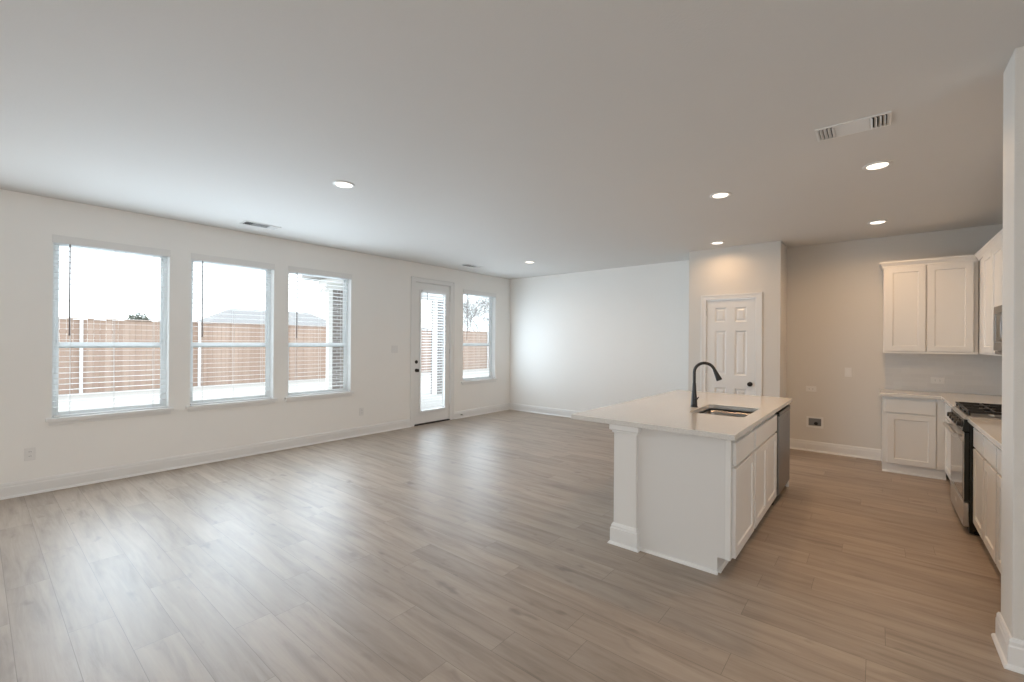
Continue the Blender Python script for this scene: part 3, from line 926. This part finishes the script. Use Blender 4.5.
# upper cabinets
def crown_profile(face, sign):
    return [(face, 2.325), (face + sign * 0.012, 2.325), (face + sign * 0.014, 2.345), (face + sign * 0.032, 2.372), (face + sign * 0.038, 2.380), (face + sign * 0.038, 2.398), (face, 2.398)]
UF = 6.815
uxf = front_neg_y(UF)
root = thing('wall_cabinet', 'white two door upper cabinet on the kitchen wall', 'cabinet', (0.42, 6.95, 1.335))
MB(uxf).box(0.062, 0.838, -(YK - 0.003 - UF), 0, 1.335, 2.36).build('cabinet_body', M['cab'], root, bevel=0.002)
for d0, d1 in ((0.085, 0.424), (0.440, 0.800)):
    shaker(uxf, d0, d1, 0.001, 0.021, 1.355, 2.322, 0.060).build('door', M['cab'], root, bevel=0.002)
mb = MB(); mb.prism([(UF, 1.330), (UF - 0.018, 1.330), (UF - 0.018, 1.347), (UF, 1.350)], 'x', 0.062, 0.838); mb.build('light_rail', M['cab'], root)
mb = MB()
xl = 0.062
P0 = crown_profile(0, 1)
pts = []
for st in range(3):
    for d, z in P0:
        pts.append({0: (xl - d, YK - 0.003, z), 1: (xl - d, UF - d, z), 2: (0.842 - d, UF - d, z)}[st])
n = len(P0)
mb.faces(pts, [(s * n + i, s * n + (i + 1) % n, (s + 1) * n + (i + 1) % n, (s + 1) * n + i) for s in range(2) for i in range(n)] + [tuple(range(n)), tuple(range(2 * n, 3 * n))])
mb.build('crown_moulding', M['cab'], root)

RUF = 0.842
ruxf = front_neg_x(RUF)
rud = XR - 0.003 - RUF
def right_upper(label, u0, u1, z0, doors, c0, c1, origin):
    root = thing('wall_cabinet', label, 'cabinet', origin)
    MB(ruxf).box(u0, u1, -rud, 0, z0, 2.36).build('cabinet_body', M['cab'], root, bevel=0.002)
    for d0, d1 in doors:
        shaker(ruxf, d0, d1, 0.001, 0.021, z0 + 0.02, 2.322, 0.060).build('door', M['cab'], root, bevel=0.002)
    mb = MB(ruxf)
    pts = [(c, d, z) for c in (c0, c1) for d, z in P0]
    mb.faces(pts, [(i, (i + 1) % n, n + (i + 1) % n, n + i) for i in range(n)] + [tuple(range(n)), tuple(range(n, 2 * n))])
    mb.build('crown_moulding', M['cab'], root)
    return root
right_upper('white upper cabinet in the corner beside the microwave', 5.525, 6.775, 1.335, [(5.545, 5.985), (5.995, 6.42)], 5.522, 6.775, (1.0, 6.1, 1.335))
right_upper('white upper cabinet right above the microwave', YR0 + 0.002, 5.521, 1.758, [(YR0 + 0.02, 5.132), (5.140, 5.505)], YR0, 5.520, (1.0, 5.14, 1.775))
right_upper('white upper cabinet behind the wing wall, near side of the microwave', 3.222, YR0 - 0.002, 1.335, [(3.98, 4.75), (3.24, 3.97)], 3.222, YR0 - 0.002, (1.0, 4.0, 1.335))

# ------------------------------------------------------------------ microwave
MX = 0.792
mxf = front_neg_x(MX)
root = thing('microwave', 'stainless microwave hung under the cabinet above the range', 'microwave', (1.0, 5.14, 1.352))
MB(mxf).box(YR0 + 0.004, 5.517, -(XR - 0.004 - MX), 0, 1.352, 1.756).build('casing', M['steeld'], root, bevel=0.003)
md = MB(mxf).framed(YR0 + 0.15, 5.512, 0.001, 0.024, 1.385, 1.752, 0.055, 0.004, 0.004).build('door', M['steeld'], root, bevel=0.002)
MB(mxf).box(YR0 + 0.225, 5.440, 0.0195, 0.0215, 1.455, 1.700).build('door_glass', M['black'], md)
mb = MB(mxf); hy = YR0 + 0.185
mb.tube([(hy, 0.022, 1.43), (hy, 0.045, 1.445), (hy, 0.058, 1.50), (hy, 0.060, 1.575), (hy, 0.058, 1.65), (hy, 0.045, 1.705), (hy, 0.022, 1.72)], 0.009, 12)
mb.build('handle', M['steeld'], md, smooth=True)
MB(mxf).box(YR0 + 0.008, YR0 + 0.144, 0.001, 0.022, 1.385, 1.752).build('control_panel', M['black'], root, bevel=0.003)
MB(mxf).box(YR0 + 0.008, 5.512, 0.001, 0.016, 1.354, 1.380).build('vent_strip', M['steeld'], root, bevel=0.002)

# ------------------------------------------------------------------ range
GX = 0.545
gxf = front_neg_x(GX)
root = thing('gas_range', 'stainless gas range with black sides and cast iron grates', 'range', (0.86, 5.14, 0))
MB(gxf).box(YR0 + 0.004, YR1 - 0.004, -(XR - 0.02 - GX), 0, 0.035, 0.868).build('range_body', M['black'], root, bevel=0.003)
for fy in (YR0 + 0.05, YR1 - 0.05):
    for fn in (-0.05, -0.55):
        MB(gxf).tube([(fy, fn, 0.0), (fy, fn, 0.04)], 0.018, 12).build('foot', M['black'], root)
mb = MB(gxf); mb.prism([(0.030, 0.868), (0.030, 0.880), (0.016, 0.893), (-0.62, 0.893), (-0.62, 0.868)], 'x', YR0 + 0.002, YR1 - 0.002)
ct = mb.build('cooktop', M['steel'], root, bevel=0.002)
MB(gxf).box(YR0 + 0.03, YR1 - 0.03, -0.60, 0.010, 0.893, 0.896).build('burner_tray', M['steeld'], ct)
mb = MB(gxf); mb.prism([(0.0, 0.775), (0.040, 0.775), (0.030, 0.867), (0.0, 0.867)], 'x', YR0 + 0.004, YR1 - 0.004)
cp = mb.build('control_panel', M['black'], root, bevel=0.003)
for k in range(5):
    ky = YR0 + 0.085 + k * 0.145
    kb = MB(gxf).lathe((ky, 0.034, 0.822), (0, 1, 0.10), [(0, 0.026), (0.004, 0.026), (0.006, 0.021), (0.026, 0.019), (0.030, 0.016)], 18).build('knob', M['dark'], cp, smooth=True)
od = MB(gxf).box(YR0 + 0.006, YR1 - 0.006, 0.002, 0.028, 0.245, 0.768).build('oven_door', M['black'], root, bevel=0.002)
MB(gxf).box(YR0 + 0.007, YR1 - 0.007, 0.028, 0.0315, 0.246, 0.767).build('steel_skin', M['steel'], od, bevel=0.001)
MB(gxf).box(YR0 + 0.030, YR1 - 0.030, 0.0316, 0.0345, 0.262, 0.690).build('oven_window', M['oveng'], od, bevel=0.001)
mb = MB(gxf)
mb.tube([(YR0 + 0.05, 0.072, 0.735), (YR1 - 0.05, 0.072, 0.735)], 0.017, 14)
for hy in (YR0 + 0.08, YR1 - 0.08):
    mb.tube([(hy, 0.030, 0.735), (hy, 0.072, 0.735)], 0.010, 10)
mb.build('handle', M['steel'], od, smooth=True)
sd = MB(gxf).box(YR0 + 0.006, YR1 - 0.006, 0.002, 0.034, 0.060, 0.238).build('storage_drawer', M['steel'], root, bevel=0.004)
MB(gxf).box(5.11, 5.17, 0.034, 0.036, 0.150, 0.180).build('badge', M['plate'], sd, bevel=0.001)
MB(gxf).box(YR0 + 0.02, YR1 - 0.02, -0.03, -0.004, 0.012, 0.058).build('kick_plate', M['black'], root)
# burners and grates
for k, (by, bn) in enumerate(((YR0 + 0.15, -0.16), (YR0 + 0.15, -0.45), (YR1 - 0.15, -0.16), (YR1 - 0.15, -0.45), ((YR0 + YR1) / 2, -0.305))):
    bu = MB(gxf).lathe((by, bn, 0.896), (0, 0, 1), [(0, 0.048), (0.006, 0.046), (0.010, 0.036), (0.012, 0.036)], 20).build('burner', M['steel'], root, smooth=True)
    MB(gxf).lathe((by, bn, 0.908), (0, 0, 1), [(0, 0.034), (0.006, 0.034), (0.009, 0.030)], 20).build('burner_cap', M['iron'], bu, smooth=True)
gw = (YR1 - YR0 - 0.06) / 3
for k in range(3):
    y0 = YR0 + 0.03 + k * gw + 0.003; y1 = y0 + gw - 0.006
    n0, n1 = -0.585, 0.006
    mb = MB(gxf); t = 0.012; z0, z1 = 0.916, 0.934
    mb.box(y0, y0 + t, n0, n1, z0, z1); mb.box(y1 - t, y1, n0, n1, z0, z1)
    mb.box(y0 + t, y1 - t, n0, n0 + t, z0, z1); mb.box(y0 + t, y1 - t, n1 - t, n1, z0, z1)
    yc = (y0 + y1) / 2
    for q in (0.25, 0.5, 0.75):
        nq = n0 + (n1 - n0) * q
        mb.box(y0 + t, y1 - t, nq - t / 2, nq + t / 2, z0 + 0.0005, z1 - 0.0005)
    for na, nb in ((n0 + t, n0 + 0.10), (n0 + 0.19, n1 - 0.19), (n1 - 0.10, n1 - t)):
        mb.box(yc - t / 2, yc + t / 2, na, nb, z0 + 0.001, z1 - 0.001)
    for py in (y0 + 0.006, y1 - 0.006):
        for pn in (n0 + 0.008, n1 - 0.008, (n0 + n1) / 2):
            mb.box(py - 0.006, py + 0.006, pn - 0.006, pn + 0.006, 0.896, z0 + 0.002)
    mb.build('grate', M['iron'], root, bevel=0.002)

# ------------------------------------------------------------------ outlets, switches and small wall fittings
def outlet(label, xf, u, z, kind='outlet', horizontal=False, origin=None, wdt=None, hgt=None):
    ww, hh = wdt or 0.072, hgt or 0.117
    if horizontal:
        ww, hh = hh, ww
    root = thing('wall_switch' if kind == 'switch' else 'wall_outlet', label, 'switch' if kind == 'switch' else 'outlet', origin)
    MB(xf).box(u - ww / 2, u + ww / 2, 0.0005, 0.006, z - hh / 2, z + hh / 2).build('cover_plate', M['plate'], root, bevel=0.003)
    if kind == 'switch':
        MB(xf).box(u - 0.017, u + 0.017, 0.006, 0.009, z - 0.033, z + 0.033).build('rocker', M['trim'], root, bevel=0.002)
    else:
        for s in (-1, 1):
            du, dz = (s * 0.02, 0) if horizontal else (0, s * 0.02)
            f = MB(xf).box(u + du - 0.015, u + du + 0.015, 0.006, 0.008, z + dz - 0.014, z + dz + 0.014).build('socket', M['trim'], root, bevel=0.002)
            mb = MB(xf)
            for e in (-0.006, 0.006):
                if horizontal:
                    mb.box(u + du - 0.005, u + du + 0.005, 0.008, 0.0086, z + dz + e - 0.0012, z + dz + e + 0.0012)
                else:
                    mb.box(u + e - 0.0012, u + e + 0.0012, 0.008, 0.0086, z + dz - 0.003, z + dz + 0.007)
            mb.build('slot', M['gap'], f)
lxf = front_pos_x(XL)
outlet('white outlet low on the wall left of the first window', lxf, 0.341, 0.369, origin=(XL, 0.341, 0.31))
outlet('white outlet low on the wall between the third window and the glazed door', lxf, 3.734, 0.362, origin=(XL, 3.734, 0.30))
outlet('white double switch plate left of the glazed door', lxf, 4.321, 1.300, 'switch', origin=(XL, 4.321, 1.24), wdt=0.118)
kw = front_neg_y(YK)
outlet('white outlet on the kitchen wall above the recessed water box', kw, -0.672, 0.830, origin=(-0.672, YK, 0.78), horizontal=True)
outlet('white switch plate on the kitchen wall left of the cabinets', kw, -0.278, 1.072, 'switch', origin=(-0.278, YK, 1.01))
outlet('white sideways outlet on the tile backsplash', front_neg_y(YK - 0.009), 0.549, 1.016, origin=(0.549, YK, 0.98), horizontal=True)

root = thing('water_outlet_box', 'recessed ice maker water box low on the kitchen wall', 'outlet box', (-0.628, YK, 0.32))
mb = MB(kw); u0, u1, z0, z1 = -0.722, -0.535, 0.315, 0.462
mb.box(u0, u1, 0.0005, 0.008, z0, z0 + 0.028); mb.box(u0, u1, 0.0005, 0.008, z1 - 0.022, z1)
mb.box(u0, u0 + 0.024, 0.0005, 0.008, z0 + 0.028, z1 - 0.022); mb.box(u1 - 0.024, u1, 0.0005, 0.008, z0 + 0.028, z1 - 0.022)
mb.build('flange', M['plate'], root, bevel=0.002)
MB(kw).box(u0 + 0.024, u1 - 0.024, 0.0003, 0.002, z0 + 0.028, z1 - 0.022).build('box_back', M['steeld'], root)
mb = MB(kw); mb.lathe((-0.615, 0.002, 0.375), (0, 1, 0), [(0, 0.012), (0.010, 0.012), (0.012, 0.022), (0.018, 0.022), (0.020, 0.006)], 14)
mb.build('valve', M['dark'], root, smooth=True)

root = thing('door_stop', 'small dark spring door stop on the baseboard right of the glazed door', 'door stop', (XL + 0.015, 5.80, 0.065))
MB(lxf).lathe((5.80, 0.015, 0.065), (0, 1, 0), [(0, 0.012), (0.004, 0.012), (0.006, 0.006), (0.055, 0.006)], 12).build('spring', M['bronze'], root, smooth=True)
MB(lxf).lathe((5.80, 0.070, 0.065), (0, 1, 0), [(0, 0.009), (0.012, 0.009), (0.014, 0.006)], 12).build('rubber_tip', M['plate'], root, smooth=True)

# ------------------------------------------------------------------ ceiling: recessed lights and vents
WARM = (1.0, 0.63, 0.34)
CANS = [(-3.485, 1.985, 4, 'lit recessed ceiling light over the living area, nearest the first windows'),
        (-4.435, 5.84, 4, 'lit recessed ceiling light over the far corner of the living area'),
        (-1.08, 4.225, 8.2, 'lit recessed ceiling light over the island faucet'),
        (-1.62, 6.205, 3.9, 'lit recessed ceiling light just in front of the pantry wall'),
        (0.0, 4.235, 11, 'lit recessed ceiling light nearest the rectangular kitchen vent'),
        (0.005, 6.20, 8.2, 'lit recessed ceiling light closest to the upper cabinets')]
def lamp(x, y, power, z=ZC - 0.012):
    l = bpy.data.lights.new('can_lamp', 'AREA')
    l.shape = 'DISK'; l.size = 0.12; l.energy = power; l.color = WARM; l.spread = R(160)
    o = bpy.data.objects.new('can_lamp', l); o.location = (x, y, z); COL.objects.link(o)
first = None
for x, y, pw, lab in CANS:
    if first is None:
        root = thing('recessed_light', lab, 'ceiling light', (x, y, ZC), 'recessed ceiling lights')
        MB().lathe((x, y, ZC), (0, 0, -1), [(0, 0.088), (0.004, 0.088), (0.007, 0.084), (0.0075, 0.070), (0.003, 0.0625)], 36).build('trim_ring', M['trim'], root, smooth=True)
        MB().lathe((x, y, ZC), (0, 0, -1), [(0.003, 0.062), (0.0072, 0.062), (0.0078, 0.060)], 32).build('lens', M['lens'], root, smooth=True)
        first = root
    else:
        root = first.copy(); COL.objects.link(root); root.location = (x, y, ZC); root['label'] = lab
        for ch in first.children:
            c = ch.copy(); COL.objects.link(c); c.parent = root
    lamp(x, y, pw)
# more lamps without fixtures, added unseen behind the viewer to brighten the room
for x, y in ((-3.485, -1.6), (-1.0, -1.6), (1.4, 0.2)):
    lamp(x, y, 4)

def vent(label, x, y, along, lx, ly, origin):
    """louvred register: transverse blades at both ends, long blades between them; long side runs along 'along'"""
    root = thing('ceiling_vent', label, 'vent', origin, 'ceiling vents')
    if along == 'x':
        xf = lambda p: Vector((x + p.x, y + p.y, ZC - p.z))
    else:
        xf = lambda p: Vector((x + p.y, y + p.x, ZC - p.z))
    a, b = lx / 2, ly / 2
    mb = MB(xf)
    f = 0.018
    mb.box(-a, a, -b, -b + f, 0.0003, 0.007); mb.box(-a, a, b - f, b, 0.0003, 0.007)
    mb.box(-a, -a + f, -b + f, b - f, 0.0003, 0.007); mb.box(a - f, a, -b + f, b - f, 0.0003, 0.007)
    mb.build('vent_frame', M['trim'], root, bevel=0.002)
    MB(xf).box(-a + f, a - f, -b + f, b - f, 0.0003, 0.0010).build('duct_opening', M['gap'], root)
    e = lx * 0.22
    for s in (-1, 1):
        for k in range(4):
            c = s * (a - f - 0.012 - k * (e - 0.012) / 3.35)
            cross = [(c - s * 0.0065, 0.001), (c - s * 0.005, 0.001), (c + s * 0.0075, 0.012), (c + s * 0.006, 0.0125)]
            mb = MB(xf)
            pts = [(u, v, z) for v in (-b + f, b - f) for u, z in cross]
            mb.faces(pts, [(i, (i + 1) % 4, 4 + (i + 1) % 4, 4 + i) for i in range(4)] + [(0, 1, 2, 3), (4, 5, 6, 7)])
            mb.build('end_blade', M['trim'], root)
    for k in range(7):
        c = -b + f + 0.008 + k * (ly - 2 * f - 0.016) / 6
        cross = [(c - 0.010, 0.0015), (c - 0.0085, 0.0012), (c + 0.010, 0.0085), (c + 0.0085, 0.0092)]
        mb = MB(xf)
        pts = [(u, v, z) for u in (-a + f + e, a - f - e) for v, z in cross]
        mb.faces(pts, [(i, (i + 1) % 4, 4 + (i + 1) % 4, 4 + i) for i in range(4)] + [(0, 1, 2, 3), (4, 5, 6, 7)])
        mb.build('long_blade', M['trim'], root)
    return root
vent('white louvred vent in the kitchen ceiling above the lights', -0.12, 3.39, 'x', 0.36, 0.20, (-0.12, 3.39, ZC))
vent('white ceiling vent over the second window from the left', -5.48, 2.10, 'y', 0.38, 0.18, (-5.48, 2.10, ZC))
vent('white ceiling vent over the glazed door and the corner window', -5.47, 5.52, 'y', 0.38, 0.18, (-5.47, 5.52, ZC))

# ------------------------------------------------------------------ the back yard
ZG = -0.20
tag(MB().box(-130, XL - WT - 0.02, -60, 110, ZG - 0.2, ZG).build('ground', M['ground']), 'pale bare yard outside the windows', 'ground', kind='structure')
tag(MB().box(-9.9, XL - WT - 0.02, 4.4, 8.7, ZG, -0.05).build('patio_slab', M['conc']), 'pale concrete patio outside the glazed door', 'patio', kind='structure')

FXX, FT = -18.3, 2.04
root = thing('board_fence', 'reddish brown wooden board fence across the back yard', 'fence', (FXX, 10, ZG))
posts = [2.05 + 2.97 * k for k in range(-5, 15)]
for k in range(len(posts) - 1):
    mb = MB()
    y = posts[k]
    while y < posts[k + 1] - 0.02:
        h = FT - 0.03 + random.uniform(-0.008, 0.008)
        y2 = min(y + 0.138, posts[k + 1])
        mb.box(FXX - 0.018 + random.uniform(-.003, .003), FXX, y + 0.001, y2 - 0.001, ZG + 0.01, h)
        y += 0.14
    mb.build('board_panel', M['fence'], root)
for zz in (0.05, 0.85, 1.70):
    MB().box(FXX - 0.065, FXX - 0.022, posts[0], posts[-1], ZG + zz + 0.1, ZG + zz + 0.19).build('rail', M['fence'], root)
MB().box(FXX - 0.05, FXX + 0.05, posts[0], posts[-1], FT - 0.02, FT + 0.015).build('cap_board', M['fence'], root)
for y in posts:
    MB().tube([(FXX + 0.075, y, ZG), (FXX + 0.075, y, FT + 0.02)], 0.042, 12).build('post', M['galv'], root, smooth=True)

# patio cover on brick columns
def brick_column(label, y0, y1, x0, x1):
    root = thing('patio_column', label, 'column', ((x0 + x1) / 2, (y0 + y1) / 2, -0.05), 'brick patio columns')
    MB().box(x0, x1, y0, y1, -0.05, 2.60).build('brick_shaft', M['brick'], root)
    MB().box(x1 - 0.10, x1 + 0.012, y0 - 0.10, y0, -0.05, 2.60).build('lit_side_strip', M['trim'], root, bevel=0.01)  # white strip standing in for the brightly lit side of the brick
brick_column('grey brick patio column with white strip for its lit side seen through the third window', 5.12, 5.40, -9.68, -9.42)
brick_column('grey brick patio column with white strip for its lit side seen through the glazed door', 8.19, 8.42, -9.68, -9.42)
root = thing('patio_cover', 'flat patio roof with white beam outside the glazed door', 'patio roof', (-7.9, 6.7, 2.62))
MB().box(-9.75, -9.36, 4.95, 8.55, 2.58, 2.80).build('beam', M['trim'], root)
MB().box(-9.36, XL - WT - 0.03, 4.95, 5.2, 2.70, 2.80).build('side_beam', M['trim'], root)
MB().box(-10.0, XL - WT - 0.03, 4.7, 8.8, 2.80, 2.95).build('soffit', M['soffit'], root)
root = thing('flood_light', 'white twin flood light under the patio beam, top of the third window', 'lamp', (-9.35, 4.90, 2.60))
MB().lathe((-9.35, 4.94, 2.62), (0, -1, 0), [(0, 0.05), (0.03, 0.05), (0.035, 0.03)], 16).build('mount', M['trim'], root, smooth=True)
for s in (-1, 1):
    MB().lathe((-9.35 + s * 0.04, 4.89, 2.60), (s * 0.7, -0.3, -0.55), [(0, 0.018), (0.05, 0.03), (0.09, 0.05), (0.14, 0.055), (0.15, 0.05)], 16).build('lamp_head', M['trim'], root, smooth=True)

# far houses
def house(label, x, y0, y1, depth, zeave, zridge, hip):
    root = thing('house', label, 'house', (x, (y0 + y1) / 2, ZG), 'houses beyond the fence')
    MB().box(x - depth, x, y0, y1, ZG, zeave).build('wall', M['siding'], root)
    for k in range(3):
        yy = y0 + (y1 - y0) * (0.2 + 0.3 * k)
        MB().box(x, x + 0.05, yy - 0.6, yy + 0.6, ZG + 0.9, ZG + 2.2).build('window', M['soffit'], root)
    o = 0.5
    xa, xb, ya, yb = x - depth - o, x + o, y0 - o, y1 + o
    xm = (xa + xb) / 2
    pts = [(xa, ya, zeave), (xb, ya, zeave), (xb, yb, zeave), (xa, yb, zeave), (xm, ya + hip, zridge), (xm, yb - hip, zridge)]
    MB().faces(pts, [(0, 1, 4), (1, 2, 5, 4), (2, 3, 5), (3, 0, 4, 5), (0, 1, 2, 3)]).build('roof', M['roof'], root)
house('pale hip roofed house beyond the fence in the second window', -46, 13.2, 27.0, 7, 2.5, 4.55, 3.5)
house('pale low roofed house beyond the fence in the third window', -46, 29.0, 40.0, 7, 2.6, 4.3, 4.6)

# bush behind the fence
root = thing('round_bush', 'grey green shrub poking above the fence in the first window', 'bush', (-19.6, 3.62, ZG))
mb = MB()
for k in range(2600):
    a_, b_ = random.uniform(0, 2 * math.pi), math.acos(random.uniform(-1, 1))
    r = random.uniform(0.4, 1.0)
    c = Vector((-19.6 + 0.42 * r * math.cos(a_) * math.sin(b_), 3.62 + 0.42 * r * math.sin(a_) * math.sin(b_), 1.75 + 0.60 * r * math.cos(b_)))
    d1 = Vector((random.uniform(-1, 1), random.uniform(-1, 1), random.uniform(-1, 1))).normalized()
    d2 = d1.orthogonal().normalized()
    s = random.uniform(0.03, 0.06)
    mb.faces([c - d1 * s, c + d2 * s * .5, c + d1 * s, c - d2 * s * .5], [(0, 1, 2, 3)])
o = mb.build('foliage', M['leaf'], root); o['kind'] = 'stuff'
MB().tube([(-19.6, 3.62, ZG), (-19.62, 3.6, 0.6), (-19.58, 3.64, 1.5)], [0.05, 0.04, 0.02], 8).build('stem', M['bark'], root)

# bare trees
def bare_tree(label, x, y, height, seed):
    rnd = random.Random(seed)
    root = thing('bare_tree', label, 'tree', (x, y, ZG), 'bare trees beyond the fence')
    tr, brn = MB(), MB()
    def grow(p, d, ln, r, lev):
        pts, rs = [p], [r]
        q = p.copy()
        for k in range(3):
            d = (d + Vector((rnd.uniform(-1, 1), rnd.uniform(-1, 1), rnd.uniform(-.5, .7))) * 0.17).normalized()
            q = q + d * ln / 3
            pts.append(q.copy()); rs.append(r * (1 - 0.12 * (k + 1)))
        (tr if lev == 0 else brn).tube(pts, rs, 6 if lev < 2 else 3, caps=False)
        if lev >= 6:
            return
        for k in range(4 if lev < 2 else 3):
            az = rnd.uniform(0, 2 * math.pi)
            side = Vector((math.cos(az), math.sin(az), rnd.uniform(-0.2, 0.4)))
            nd = (d * rnd.uniform(0.7, 1.1) + side * rnd.uniform(0.5, 1.0)).normalized()
            grow(pts[rnd.choice((1, 2, 3, 3))], nd, ln * rnd.uniform(0.66, 0.84), max(rs[-1] * rnd.uniform(0.55, 0.72), 0.007), lev + 1)
    grow(Vector((x, y, ZG)), Vector((0, 0, 1)), height * 0.21, height * 0.010, 0)
    tr.build('trunk', M['bark'], root, smooth=True)
    o = brn.build('branches', M['bark'], root, smooth=True)
    o['kind'] = 'stuff'
bare_tree('bare grey tree left of centre in the corner window', -25.0, 25.0, 10.5, 3)
bare_tree('bare grey tree right of centre in the corner window', -26.5, 31.0, 10.5, 11)
bare_tree('bare grey tree standing farther back behind the other two', -36.0, 37.5, 13.0, 5)
bare_tree('bare grey tree seen through the top of the glazed door', -30.0, 19.6, 10.5, 23)
